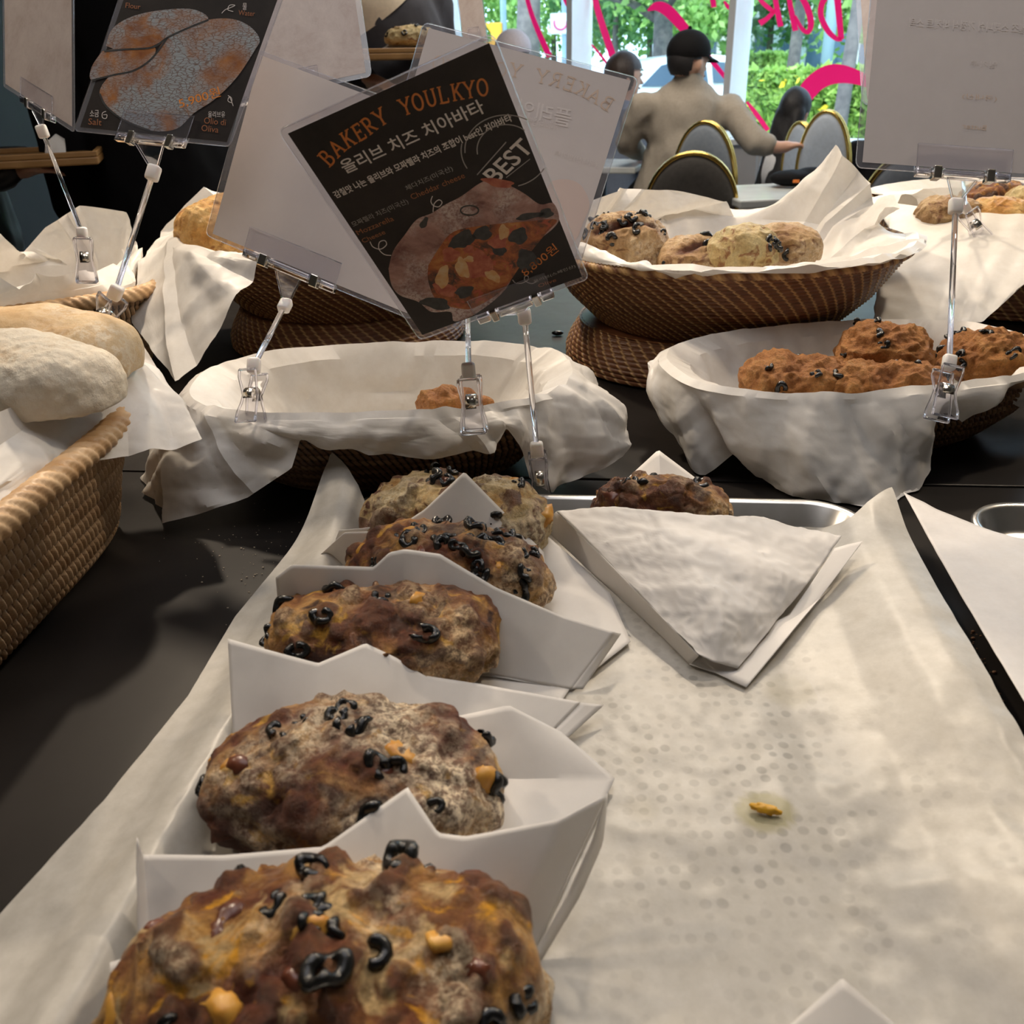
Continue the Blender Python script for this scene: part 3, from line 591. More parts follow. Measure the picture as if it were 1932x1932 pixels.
# wrapper 4
wrapper('paper wrapper of the fourth loaf from the front, long panel slanting down right',
        [(([[(520, 1090, .56), (550, 1066, .56), (640, 1068, .56), (705, 1070, .56), (735, 1042, .565), (765, 1036, .567), (830, 1045, .562), (935, 1108, .55), (1060, 1162, .54), (1160, 1193, .53)],
            [zf(548, 1235), zf(700, 1250), zf(850, 1262), zf(960, 1280), zf(1078, 1300)]], None, 90, 24), dict(amp=.0030, cs=13, bulge=.004, seed=61)),
         (([[zf(548, 1235), zf(800, 1260), zf(1078, 1300)], [zf(560, 1120, .008), zf(850, 1120, .006), zf(1190, 1210, .010)], [zf(620, 1050, .01), zf(850, 1060, .006), zf(1150, 1120, .010)], [(640, 1000, .69), (850, 980, .70), (1010, 990, .70), (1110, 1080, .66)]], None, 60, 12), dict(amp=.003, cs=18, seed=62)),
         (([[(1160, 1193, .53), (1078, 1300, 'z', .008)], [(1172, 1196, .535), (1100, 1300, 'z', .0075)]], None, 20, 3), dict(amp=.0006)),
         (([[(520, 1090, .56), (535, 1235, 'z', .0075)], [(550, 1066, .565), (590, 1180, 'z', .0075)]], None, 20, 3), dict(amp=.0006))])
# wrapper 5
wrapper('paper wrapper of the fifth loaf, tall pointed front flap before the sign stand',
        [(([[(605, 1045, .665), (650, 1004, .665), (740, 1001, .66), (800, 962, .668), (876, 890, .68), (945, 960, .67), (1025, 1042, .655)],
            [zf(606, 1070), zf(740, 1110), zf(876, 1120), zf(960, 1130), zf(1040, 1140)]], None, 80, 20), dict(amp=.0016, cs=14, bulge=.002, seed=65)),
         (([[zf(606, 1070), zf(850, 1120), zf(1040, 1140)], [zf(640, 1030, .007), zf(850, 1040, .006), zf(1190, 1200, .009)], [zf(700, 985, .007), zf(850, 990, .006), zf(1090, 1060, .010)]], None, 50, 10), dict(amp=.003, cs=18, seed=66)),
         (([[(860, 930, .76), (915, 893, .765), (960, 925, .762), (1030, 990, .755), (1045, 1030, .745)], [zf(860, 985), zf(930, 990), zf(1000, 1005), zf(1040, 1040)]], None, 40, 10), dict(amp=.001, seed=67))])
# wrapper 6 on the right of the tray
wrapper('large folded paper wrapper lying at the back right of the tray, tip pointing forward',
        [(([[(1050, 965, 'z', .036), (1150, 957, 'z', .046), (1240, 966, 'z', .053), (1345, 974, 'z', .051), (1440, 975, 'z', .042), (1510, 995, 'z', .038), (1588, 1014, 'z', .040)],
            [zf(1130, 1042, .033), zf(1300, 1060, .046), zf(1430, 1060, .038), zf(1540, 1080, .028)], [zf(1235, 1150, .027), zf(1360, 1160, .036), zf(1478, 1158, .018)], [zf(1318, 1236, .020), zf(1345, 1250, .016), zf(1390, 1262, .010)]], None, 90, 22), dict(amp=.010, cs=30, bulge=.004, seed=71)),
         (([[(1022, 992, 'z', .012), (1050, 965, 'z', .036)], [(1105, 1070, 'z', .010), (1131, 1043, 'z', .033)], [(1205, 1160, 'z', .007), (1236, 1151, 'z', .027)], [(1303, 1254, 'z', .006), (1319, 1237, 'z', .020)]], None, 14, 14), dict(amp=.001, seed=72)),
         (([[(1575, 1035, 'z', .037), (1600, 1028, 'z', .040), (1628, 1022, 'z', .043)], [(1490, 1160, 'z', .014), (1510, 1160, 'z', .014), (1547, 1128, 'z', .020)], [zf(1300, 1254), zf(1350, 1270), zf(1408, 1297, .008)]], None, 30, 16), dict(amp=.0008, seed=73)),
         (([[(1140, 950, .80), (1190, 897, .806), (1242, 849, .812), (1320, 908, .806), (1405, 970, .80)], [zf(1130, 985, .01), zf(1242, 990, .01), zf(1420, 990, .01)]], None, 50, 12), dict(amp=.0008, seed=74))])
# corner of another wrapper at the frame bottom
sheet('paper_wrapper', [loft('', [[(1490, 1935, 'z', .02), (1588, 1845, 'z', .03), (1690, 1935, 'z', .02)], [(1450, 2050, 'z', .012), (1590, 2060, 'z', .012), (1740, 2050, 'z', .012)]], None, 30, 8, amp=.001)], M['wrap'], 'small white paper corner poking up at the frame bottom, right of centre', 'paper wrapper')
M['cheese'] = plain('yellow_cheese', (0.72, 0.38, 0.02), 0.4); M['oil'] = plain('oil_spot', (0.46, 0.41, 0.22), 0.3)
def crumb():
    c = Zp(1445, 1530, .0085); t = MB(); c = c+EZ*.0015
    t.ball(c, (.0085, .0030, .0022), 24, 14, np.array([[.93, -.36, 0], [.36, .93, 0], [0, 0, 1]])); V_ = np.array(t.v); t.v = [tuple(p) for p in c+(V_-c)*(1+.45*nz(V_, 330, 4)+.25*nz(V_, 700, 6))[:, None]]
    o = t.build('cheese_crumb', M['cheese'], None, True); tag(o, 'yellow cheese crumb lying in an oil spot on the tray paper', 'crumb')
crumb()
# ---------------------------------------------------------------- breads
def crust(name, stops, flour=None, floc=(0.52, 0.66), patch=None, patch2=None, rough=0.5, fs=18, bs=0.6, hfk=0.0):
    m, nt, b = nt_new(name)
    a = nt.nodes.new('ShaderNodeAttribute'); a.attribute_name = 'lump'
    f = math_(nt, 'ADD', math_(nt, 'MULTIPLY', noise_(nt, fs, 7, 0.65, dist=0.6), 0.85), math_(nt, 'MULTIPLY', a.outputs['Fac'], 0.25))
    col = ramp(nt, f, stops).outputs[0]
    if patch: col = mixc(nt, ramp(nt, noise_(nt, fs*1.9, 4, 0.6, dist=1.2), [(0.56, (0, 0, 0)), (0.64, (1, 1, 1))]).outputs[0], col, patch)
    if patch2:
        tc = nt.nodes.new('ShaderNodeTexCoord'); mp = nt.nodes.new('ShaderNodeMapping'); mp.inputs['Location'].default_value = (3, 1, 2); nt.links.new(tc.outputs['Object'], mp.inputs[0])
        n2 = nt.nodes.new('ShaderNodeTexNoise'); n2.inputs['Scale'].default_value = fs*1.6; n2.inputs['Detail'].default_value = 5; n2.inputs['Distortion'].default_value = 1.0; nt.links.new(mp.outputs[0], n2.inputs['Vector'])
        col = mixc(nt, ramp(nt, n2.outputs['Fac'], [(0.55, (0, 0, 0)), (0.62, (1, 1, 1))]).outputs[0], col, patch2)
    ca = nt.nodes.new('ShaderNodeAttribute'); ca.attribute_name = 'cell'; col = mixc(nt, math_(nt, 'MULTIPLY', ramp(nt, math_(nt, 'ADD', ca.outputs['Fac'], math_(nt, 'MULTIPLY', noise_(nt, fs*4, 4), 0.35)), [(0.36, (0, 0, 0)), (0.62, (1, 1, 1))]).outputs[0], 0.88), col, ramp(nt, noise_(nt, fs*5, 5), [(0.3, (0.055, 0.018, 0.011)), (0.7, (0.17, 0.055, 0.026))]).outputs[0])
    if flour:
        k1 = ramp(nt, noise_(nt, fs*0.7, 3, 0.5), [(floc[0]-0.06, (0, 0, 0)), (floc[1], (1, 1, 1))]).outputs[0]; k2 = ramp(nt, noise_(nt, fs*9, 6, 0.75), [(0.45, (0, 0, 0)), (0.55, (1, 1, 1))]).outputs[0]
        col = mixc(nt, math_(nt, 'MULTIPLY', k1, math_(nt, 'ADD', math_(nt, 'MULTIPLY', k2, 0.75), 0.2)), col, flour)
    hf = ramp(nt, noise_(nt, fs*11, 8, 0.75), [(0.32, (0.55, 0.50, 0.46)), (0.60, (1.30, 1.28, 1.24))]).outputs[0]; mm = nt.nodes.new('ShaderNodeMix'); mm.data_type = 'RGBA'; mm.blend_type = 'MULTIPLY'; mm.inputs[0].default_value = hfk; nt.links.new(col, mm.inputs[6]); nt.links.new(hf, mm.inputs[7]); col = mm.outputs[2]
    nt.links.new(col, b.inputs['Base Color']); setp(b, rough=rough, spec=0.4)
    bump(nt, b, math_(nt, 'ADD', noise_(nt, fs*7, 9, 0.75), math_(nt, 'MULTIPLY', noise_(nt, fs*22, 5, 0.7), 0.5)), bs*1.5, 0.003); return m
BR = dict(dk=(0.055, 0.022, 0.013), mar=(0.14, 0.040, 0.020), brn=(0.27, 0.115, 0.040), gold=(0.50, 0.27, 0.075), tan=(0.60, 0.38, 0.16), cream=(0.72, 0.56, 0.36))
M['b1'] = crust('cheese_sausage_crust', [(0.34, BR['dk']), (0.46, BR['mar']), (0.56, BR['brn']), (0.65, BR['gold']), (0.77, BR['cream'])], (0.85, 0.70, 0.48), (0.56, 0.64), (0.66, 0.32, 0.025), (0.60, 0.42, 0.20), 0.32, 22, hfk=0.8)
M['b2'] = crust('floury_brown_crust', [(0.34, BR['dk']), (0.50, BR['mar']), (0.60, (0.30, 0.14, 0.05)), (0.74, BR['tan'])], (0.92, 0.78, 0.57), (0.47, 0.58), (0.56, 0.31, 0.05), (0.09, 0.035, 0.02), 0.5, 22, hfk=0.9)
M['b3'] = crust('brown_crust', [(0.34, BR['dk']), (0.46, BR['mar']), (0.56, BR['brn']), (0.68, BR['gold'])], (0.80, 0.60, 0.36), (0.54, 0.64), (0.60, 0.33, 0.05), (0.07, 0.028, 0.016), 0.38, 22, hfk=0.8)
M['b5'] = crust('pale_mottled_crust', [(0.30, BR['brn']), (0.46, BR['gold']), (0.6, (0.58, 0.44, 0.22)), (0.7, BR['cream'])], (0.72, 0.62, 0.42), (0.5, 0.6), (0.16, 0.06, 0.03), None, 0.45, 26, hfk=0.6)
M['bo'] = crust('olive_loaf_crust', [(0.30, (0.22, 0.11, 0.045)), (0.5, (0.36, 0.21, 0.09)), (0.65, (0.50, 0.34, 0.17))], (0.66, 0.54, 0.38), (0.54, 0.66), (0.20, 0.09, 0.035), None, 0.5, 24, hfk=0.6)
M['bp'] = crust('pale_loaf_crust', [(0.32, (0.30, 0.17, 0.06)), (0.5, (0.48, 0.35, 0.15)), (0.65, (0.58, 0.48, 0.25))], None, patch=(0.28, 0.13, 0.05), rough=0.45, fs=26, hfk=0.5)
M['bs'] = crust('cinnamon_scone_crust', [(0.30, (0.22, 0.07, 0.02)), (0.48, (0.44, 0.165, 0.040)), (0.64, (0.60, 0.26, 0.07)), (0.75, (0.68, 0.35, 0.11))], None, rough=0.6, fs=34, bs=1.0, hfk=0.6)
M['bc'] = crust('ciabatta_crust', [(0.30, (0.40, 0.21, 0.08)), (0.5, (0.58, 0.37, 0.17)), (0.68, (0.68, 0.50, 0.28))], (0.78, 0.68, 0.52), (0.5, 0.66), None, None, 0.6, 14, 0.35)
M['bf'] = crust('floured_ciabatta_crust', [(0.30, (0.46, 0.26, 0.11)), (0.42, (0.66, 0.50, 0.32)), (0.55, (0.80, 0.70, 0.55))], (0.84, 0.76, 0.62), (0.38, 0.5), None, None, 0.75, 14, 0.5)
M['bg'] = crust('golden_loaf_crust', [(0.30, (0.34, 0.13, 0.03)), (0.5, (0.58, 0.29, 0.07)), (0.68, (0.70, 0.46, 0.17))], None, patch=(0.36, 0.15, 0.035), rough=0.38, fs=24, hfk=0.4)
M['olive'] = noisy('black_olive', (0.004, 0.004, 0.005), (0.014, 0.014, 0.013), 60, 0.26); M['sausage'] = noisy('browned_sausage', (0.09, 0.026, 0.014), (0.20, 0.065, 0.032), 50, 0.28, bs=0.4, bd=0.002); M['cheddar'] = noisy('melted_cheddar', (0.50, 0.20, 0.02), (0.66, 0.36, 0.07), 90, 0.4)
def olive_mesh(seed):
    rs = np.random.default_rng(seed); n, m = 18, 8; a = np.linspace(0, 2*math.pi*(1 if seed % 3 else 0.8), n); b = np.linspace(0, 2*math.pi, m, endpoint=False)
    r = 0.0054*(1+0.25*np.cos(2*a+rs.random()*6)); V = np.stack([(r[:, None]+0.0027*np.cos(b))*np.cos(a)[:, None], (r[:, None]*0.8+0.0027*np.cos(b))*np.sin(a)[:, None], 0.0026*np.sin(b)[None]+0.0015*np.sin(3*a)[:, None]], -1)
    return V.reshape(-1, 3), gridf(n, m, False, True)
def lump_mesh(seed):
    mb = MB(); mb.ball((0, 0, 0), (0.010, 0.0085, 0.006), 14, 9); V = np.array(mb.v); V *= (1+0.7*nz(V, 110, seed)+0.25*nz(V, 330, seed))[:, None]; return V, mb.f
PROTO = {}
def bread(label, cen, yaw, dims, mat, seed, name='olive_ciabatta', cat='bread', group=None, lump=0.006, mid=0.003, fine=0.0012, olives=0, sausages=0, cheeses=0, pw=0.78, tilt=0.0, slit=None, zmin=0.25, side=0.0, split=0.0, res=(200, 110), blobs=0.0):
    rs = np.random.default_rng(seed); n, m = res; a, b, c = dims; cen = np.array(cen, float)
    th = np.linspace(0, 2*math.pi, n, endpoint=False)[:, None]; ph = np.linspace(-math.pi/2, math.pi/2, m)[None]
    sp = lambda v, e: np.sign(v)*np.abs(v)**e
    D = np.stack([sp(np.cos(ph), 0.85)*sp(np.cos(th), pw), sp(np.cos(ph), 0.85)*sp(np.sin(th), pw), sp(np.sin(ph), 0.85)*np.ones_like(th)], -1)
    Q = D*np.array([a, b, c]); Q[..., 2] = np.where(Q[..., 2] < -zmin*c, -zmin*c+(Q[..., 2]+zmin*c)*0.3, Q[..., 2])
    Nn = D/np.array([a, b, c]); Nn /= np.linalg.norm(Nn, axis=-1, keepdims=True)+1e-9
    f = Q.reshape(-1, 3)
    l1 = nz(f, 20, seed); l2 = np.abs(nz(f, 55, seed+9)); l3 = nz(f, 150, seed+4); l4 = crease(f, 90, seed+2, 2)
    d = lump*l1+mid*(1-2.2*l2)+fine*l3+fine*1.4*l4
    cell = np.zeros(len(f))
    if blobs:
        o_ = Vector((seed*1.3, seed*2.1, seed*0.7)); wv = np.stack([l1, l3, l2], 1)*0.35
        for i_ in range(len(f)):
            ds, ps = mnoise.voronoi(Vector(f[i_]*62+wv[i_])+o_); cv = mnoise.cell(ps[0]*7.7)
            if cv > 0.1: cell[i_] = max(0, 1-ds[0]*1.55)
        cell = np.sqrt(cell); d = d+cell*blobs
    if slit:
        sx, sy, sw = slit; g = np.exp(-((f[:, 1]/b-sy-0.25*np.sin(f[:, 0]/a*2.2))/sw)**2)*np.clip(1.0-(f[:, 0]/a-sx)**2/0.8, 0, 1)*(f[:, 2] > 0); d = d-0.011*g; cell = np.maximum(cell, g*1.3)
    Qw = (f+Nn.reshape(-1, 3)*d[:, None]); lumpv = np.clip(0.5+d/(lump+mid+1e-6)*0.5, 0, 1)
    if slit: lumpv = lumpv-g*1.4
    cy, sy_ = math.cos(yaw), math.sin(yaw); ct, st = math.cos(tilt), math.sin(tilt)
    Rm = np.array([[cy, -sy_, 0], [sy_, cy, 0], [0, 0, 1]])@np.array([[1, 0, 0], [0, math.cos(side), -math.sin(side)], [0, math.sin(side), math.cos(side)]])@np.array([[ct, 0, st], [0, 1, 0], [-st, 0, ct]])
    Wd = Qw@Rm.T+cen
    o = mesh(name, Wd, gridf(n, m, True), mat, None, True, attrs={'lump': lumpv, 'cell': cell}); tag(o, label, cat, group)
    Dn = (Nn.reshape(-1, 3)@Rm.T)
    def scatter(k, kind, pm, mt, sc=(0.8, 1.25), lo=0.05, sink=0.0):
        cand = np.where((Dn[:, 2] > lo))[0]
        for q in range(k):
            i_ = cand[rs.integers(len(cand))]; key = (kind, rs.integers(4))
            if key not in PROTO: PROTO[key] = pm(int(key[1])+1)
            V, Fq = PROTO[key]; s_ = sc[0]+(sc[1]-sc[0])*rs.random(); nrm = Dn[i_]; nrm = nrm+rs.normal(size=3)*0.35; nrm /= np.linalg.norm(nrm); x = np.cross(nrm, rs.normal(size=3)); x /= np.linalg.norm(x); y = np.cross(nrm, x)
            Vw = (V*s_)@np.stack([x, y, nrm])+Wd[i_]-Dn[i_]*sink
            mesh(kind, Vw, Fq, mt, o, True)
    scatter(sausages, 'sausage_piece', lump_mesh, M['sausage'], (0.6, 1.1), 0.15, 0.005); scatter(cheeses, 'cheese_piece', lump_mesh, M['cheddar'], (0.6, 1.2), -0.2, 0.0055); scatter(olives, 'olive_slice', olive_mesh, M['olive'], (0.8, 1.35), 0.0, 0.0014)
    return o
OG = 'olive ciabatta wrapped on the middle tray'
bread('nearest olive ciabatta at the frame bottom, glossy maroon sausage and yellow cheese', Zp(612, 1865, .034), -0.03, (.091, .056, .036), M['b1'], 1, group=OG, olives=16, sausages=5, cheeses=7, lump=.010, blobs=.0075)
bread('second olive ciabatta from the front, floury with a paper peak before it', Zp(662, 1482, .033), -0.02, (.083, .050, .036), M['b2'], 2, group=OG, olives=14, sausages=2, cheeses=4, lump=.008, blobs=.0045)
bread('third olive ciabatta from the front, brown crust with a dusting of flour', Zp(728, 1213, .034), -0.10, (.081, .047, .036), M['b3'], 3, group=OG, olives=9, sausages=2, cheeses=2, lump=.008, blobs=.0055)
bread('fourth olive ciabatta from the front, thick with black olives along its back', Zp(842, 1082, .034), -0.30, (.081, .042, .036), M['b3'], 4, group=OG, olives=26, sausages=3, cheeses=4, lump=.008, blobs=.0055)
bread('fifth olive ciabatta, pale and mottled, behind the tall paper peak', Zp(858, 985, .034), -0.28, (.084, .042, .040), M['b5'], 5, group=OG, olives=9, sausages=1, cheeses=2, lump=.009, fine=.002, blobs=.004)
bread('olive ciabatta in the large folded wrapper at the back right of the tray', Yp(1245, 956, .748), -0.12, (.062, .030, .028), M['b3'], 6, group=OG, olives=5, sausages=2, lump=.008, blobs=.006)
BG = 'olive loaves in the centre pedestal bowl'
bread('tan olive loaf with a long dark slit, leftmost in the centre pedestal bowl', Yp(1178, 462, 1.30), -0.35, (.062, .045, .040), M['bo'], 11, 'olive_loaf', group=BG, olives=24, slit=(0.15, -0.35, .13), side=.25)
bread('olive loaf split open lengthwise beside the pale loaf in the centre bowl', Yp(1312, 492, 1.25), 0.1, (.052, .040, .030), M['bo'], 12, 'olive_loaf', group=BG, olives=5, slit=(0.1, -0.2, .16), side=.25)
bread('pale greenish olive loaf in front of the brown one in the centre bowl', Yp(1402, 478, 1.22), 0.2, (.044, .036, .034), M['bp'], 13, 'olive_loaf', group=BG, olives=4)
bread('brown crusty olive loaf at the right end of the centre bowl', Yp(1478, 474, 1.28), -0.3, (.052, .038, .034), M['bo'], 14, 'olive_loaf', group=BG, olives=2)
SG = 'cinnamon-coloured scones in the right basket'
bread('low cinnamon-coloured scone at the left end of the right basket', Yp(1500, 722, .93), -0.1, (.056, .042, .026), M['bs'], 21, 'scone', group=SG, olives=7, lump=.007, mid=.005, fine=.003)
bread('tall square scone standing at the back of the right basket', Yp(1668, 690, .985), -0.35, (.050, .040, .044), M['bs'], 22, 'scone', group=SG, olives=6, lump=.007, mid=.005, fine=.003, pw=.6, side=.3)
bread('flat scone lying at the front of the right basket by the sign clip', Yp(1668, 732, .90), -0.2, (.062, .036, .022), M['bs'], 23, 'scone', group=SG, olives=4, lump=.007, mid=.005, fine=.003)
bread('scone at the right end of the right basket, behind the acrylic rod', Yp(1862, 685, 1.0), -0.25, (.052, .042, .032), M['bs'], 24, 'scone', group=SG, olives=8, lump=.007, mid=.005, fine=.003)
bread('small broken scone left in the nearly empty middle basket', Yp(845, 768, .88), 0.1, (.026, .020, .017), M['bs'], 25, 'scone', lump=.006, mid=.005, fine=.003)
bread('tiny scone crumb right of the sign clip in the middle basket', Yp(914, 760, .90), 0.1, (.009, .007, .006), M['bs'], 26, 'scone_crumb', 'crumb', lump=.002, mid=.002, fine=.001, res=(60, 30))
bread('plain tan ciabatta at the back of the left basket', Yp(70, 672, .82), -0.25, (.105, .052, .046), M['bc'], 31, 'ciabatta', lump=.007, mid=.001, fine=.0004, pw=.7)
bread('white floured ciabatta with cracks at the front of the left basket', Yp(45, 732, .73), -0.15, (.085, .050, .043), M['bf'], 32, 'ciabatta', lump=.006, mid=.001, fine=.0009, pw=.8)
bread('golden loaf poking out of the paper in the left pedestal bowl', Yp(420, 440, 1.42), 0.5, (.068, .05, .052), M['bg'], 33, 'golden_loaf', lump=.010)
RG = 'loaves in the right pedestal bowl'
bread('mottled tan loaf at the left of the right pedestal bowl', Yp(1790, 415, 1.46), 0.15, (.052, .04, .035), M['bo'], 41, 'crusty_loaf', group=RG)
bread('golden loaf behind the loose clip in the right pedestal bowl', Yp(1882, 418, 1.45), -0.3, (.055, .04, .033), M['bg'], 42, 'crusty_loaf', group=RG)
bread('dark brown loaf at the back of the right pedestal bowl', Yp(1880, 380, 1.58), 0.1, (.062, .04, .034), M['b3'], 43, 'crusty_loaf', group=RG)
bread('pale loaf cut off by the right edge of the photo', Yp(1940, 400, 1.5), 0.3, (.034, .04, .040), M['bp'], 44, 'crusty_loaf', group=RG)
# ---------------------------------------------------------------- street outside
GZ = -1.05
M['asphalt'] = noisy('asphalt', (0.20, 0.20, 0.21), (0.27, 0.27, 0.28), 6, 0.8); M['pave'] = noisy('pavement', (0.42, 0.40, 0.38), (0.52, 0.50, 0.47), 4, 0.8)
M['soil'] = noisy('verge_grass', (0.10, 0.20, 0.04), (0.18, 0.30, 0.07), 3, 0.9)
def wpt(u, v, z=0): return WP+WD*u-WN*v+WZ*z     # u along the window wall, v metres outwards
def ground(name, u0, u1, v0, v1, z, mat): return structure(MB().prism([wpt(u0, v0, z), wpt(u1, v0, z), wpt(u1, v1, z), wpt(u0, v1, z)], (0, 0, -0.1)).build(name, mat))
ground('floor_pavement', -45, 45, 0.35, 7.5, GZ+0.02, M['pave']); ground('floor_verge', -45, 45, 7.5, 11.4, GZ+0.0, M['soil']); ground('floor_road', -45, 45, 11.4, 26, GZ-0.02, M['asphalt']); ground('floor_far_verge', -70, 70, 26, 60, GZ, M['soil'])
def leaf_mat(name, c1, c2):
    m, nt, b = nt_new(name); oi = nt.nodes.new('ShaderNodeNewGeometry'); r = ramp(nt, oi.outputs['Random Per Island'], [(0, c1), (1, c2)])
    nt.links.new(r.outputs[0], b.inputs['Base Color']); setp(b, rough=0.5)
    tr = nt.nodes.new('ShaderNodeBsdfTranslucent'); nt.links.new(r.outputs[0], tr.inputs[0]); mx = nt.nodes.new('ShaderNodeMixShader'); mx.inputs[0].default_value = 0.4
    nt.links.new(b.outputs[0], mx.inputs[1]); nt.links.new(tr.outputs[0], mx.inputs[2]); nt.links.new(mx.outputs[0], nt.nodes['Material Output'].inputs[0]); return m
M['leaf'] = leaf_mat('tree_leaves', (0.20, 0.40, 0.10), (0.48, 0.70, 0.24)); M['leaf2'] = leaf_mat('deep_tree_leaves', (0.08, 0.22, 0.09), (0.22, 0.42, 0.18)); M['leafh'] = leaf_mat('hedge_leaves', (0.16, 0.32, 0.05), (0.42, 0.60, 0.14))
M['bark'] = noisy('bark', (0.09, 0.08, 0.08), (0.17, 0.15, 0.14), 9, 0.9); M['yellow'] = plain('yellow_petals', (0.95, 0.70, 0.05), 0.6); M['pinkf'] = plain('pink_petals', (0.85, 0.35, 0.55), 0.6)
def quads(rs, C, size):
    """random leaf quads at centres C"""
    n = len(C); a = rs.normal(size=(n, 3)); a /= np.linalg.norm(a, axis=1, keepdims=True); b = rs.normal(size=(n, 3)); b -= a*(a*b).sum(1, keepdims=True); b /= np.linalg.norm(b, axis=1, keepdims=True)
    s_ = size*(0.6+0.8*rs.random((n, 1))); V = np.stack([C-a*s_, C-b*s_*0.55, C+a*s_, C+b*s_*0.55], 1).reshape(-1, 3)
    return V, np.arange(4*n).reshape(n, 4)
def tree(label, base, th, cr, ch, n, mat, seed, tr=0.16, lean=0.0, leaf=0.13, branch=True):
    rs = np.random.default_rng(seed); t = thing('street_tree', base, label, 'tree', 'trees across the street')
    base = np.array(base, float); mb = MB(); top = base+np.array([lean, 0, th+ch*0.5])
    mb.tube([base-EZ*0.05, base+EZ*th*0.5+np.array([lean*0.3, 0, 0]), base+EZ*th+np.array([lean*0.7, 0, 0]), top], [tr*1.25, tr, tr*0.85, tr*0.3], 10)
    for k in range(6 if branch else 0):
        an = rs.random()*6.28; s0 = base+EZ*(th*(0.75+0.25*rs.random()))+np.array([lean*0.6, 0, 0]); e = s0+np.array([math.cos(an)*cr*0.7, math.sin(an)*cr*0.7, ch*(0.2+0.4*rs.random())])
        mb.tube([s0, (s0+e)/2+EZ*0.15, e], [tr*0.5, tr*0.35, tr*0.1], 6)
    mb.build('trunk', M['bark'], t, True)
    nb = 22; bc = rs.normal(size=(nb, 3)); bc /= np.linalg.norm(bc, axis=1, keepdims=True); bc *= (rs.random((nb, 1))**0.4); bc = top+bc*np.array([cr, cr, ch*0.55])
    k = rs.integers(0, nb, n); d = rs.normal(size=(n, 3)); d /= np.linalg.norm(d, axis=1, keepdims=True); C = bc[k]+d*(rs.random((n, 1))**0.5)*cr*0.42
    V, Fq = quads(rs, C, leaf); mesh('foliage', V, Fq, mat, t, False)
def at_out(px, v, z=GZ):
    """point on ground level under pixel column px, v metres outside the window wall"""
    d = ray(px, 110); p0 = WP-WN*v; q = EYE+d*(((p0-EYE)@WN)/(d@WN)); return np.array([q[0], q[1], z])
tree('broad forked tree trunk in front of the bright leaves, left of the road sign', at_out(990, 8.6), 4.2, 2.0, 3.0, 1500, M['leaf'], 3, 0.20, 0.25)
tree('leafy street tree with a grey trunk behind the black cap', at_out(1252, 17.5), 3.0, 2.6, 3.0, 3200, M['leaf'], 5, 0.26, -0.1)
tree('slim street tree beside the pale blue pole at the right', at_out(1496, 15.0), 3.2, 2.4, 2.6, 2200, M['leaf'], 8, 0.13, 0.1)
for i_, (px, v, sd, lb) in enumerate(((800, 30, 11, 'dense green tree far behind the first window bay'), (905, 27, 12, 'bright green tree behind the orange traffic light'), (1045, 33, 13, 'green tree far behind the square road sign'), (1160, 29, 14, 'bright green tree above the white car roof'), (1225, 35, 18, 'dark green tree far behind the grey trunk'), (1330, 30, 15, 'green tree filling the pane left of the second mullion'), (1450, 34, 16, 'green tree far behind the mirrored letter k'), (1560, 28, 17, 'green tree behind the mirrored letter b'))):
    tree(lb, at_out(px, v), 2.1, 2.8, 4.6, 4200, M['leaf'] if i_ % 3 else M['leaf2'], sd, 0.15, 0.0, 0.17, False)
tree('pale thin trunk standing in the hedge at the right window edge', at_out(1597, 7.3), 3.0, 1.0, 1.4, 500, M['leaf'], 21, 0.09, 0.15)
def bush(label, u0, u1, v0, v1, h, n, mat, seed, fl=None, name='hedge'):
    rs = np.random.default_rng(seed); C = rs.random((n, 3)); 
    top = h*(0.86+0.14*np.sin(C[:, 0]*37+np.sin(C[:, 1]*9)*2)); shell = rs.random(n) < 0.75
    zz = np.where(shell & (rs.random(n) < 0.5), top*(0.9+0.12*rs.random(n)), C[:, 2]*top); vv = np.where(shell & (rs.random(n) < 0.5), C[:, 1]*0.12, C[:, 1])
    Pp = WP+WD*(u0+C[:, :1]*(u1-u0))-WN*(v0+vv[:, None]*(v1-v0)); Pp[:, 2] = GZ+0.03+zz
    V, Fq = quads(rs, Pp, 0.085 if h < 3 else 0.26); o = mesh(name, V, Fq, mat, None, False); tag(o, label, 'hedge')
    if fl:
        Cf = Pp[rs.integers(0, n, fl)]+np.array(WN)*0.08+EZ*0.02; V, Fq = quads(rs, Cf, 0.06); f = mesh('flowers', V, Fq, M['yellow'], o, False); f['kind'] = 'stuff'; f['label'] = 'yellow flowers'
    return o
u_at = lambda px, v: (at_out(px, v)-(WP-WN*v))@WD
bush('clipped green hedge with yellow flowers outside the right window', u_at(1395, 7.8), u_at(1720, 7.8), 7.8, 9.2, 1.25, 9000, M['leafh'], 31, 60)
bush('green shrub beyond the tail of the white car', u_at(1345, 16), u_at(1420, 16), 17.5, 19.5, 1.5, 3000, M['leafh'], 32)
bush('higher shrub row behind the flowering hedge', u_at(1430, 12.5), u_at(1760, 12.5), 12.2, 14.0, 1.12, 6000, M['leaf'], 33)
bush('tall dark green tree belt closing the view far across the street', -8, 26, 31, 36, 5.2, 26000, M['leaf2'], 35)
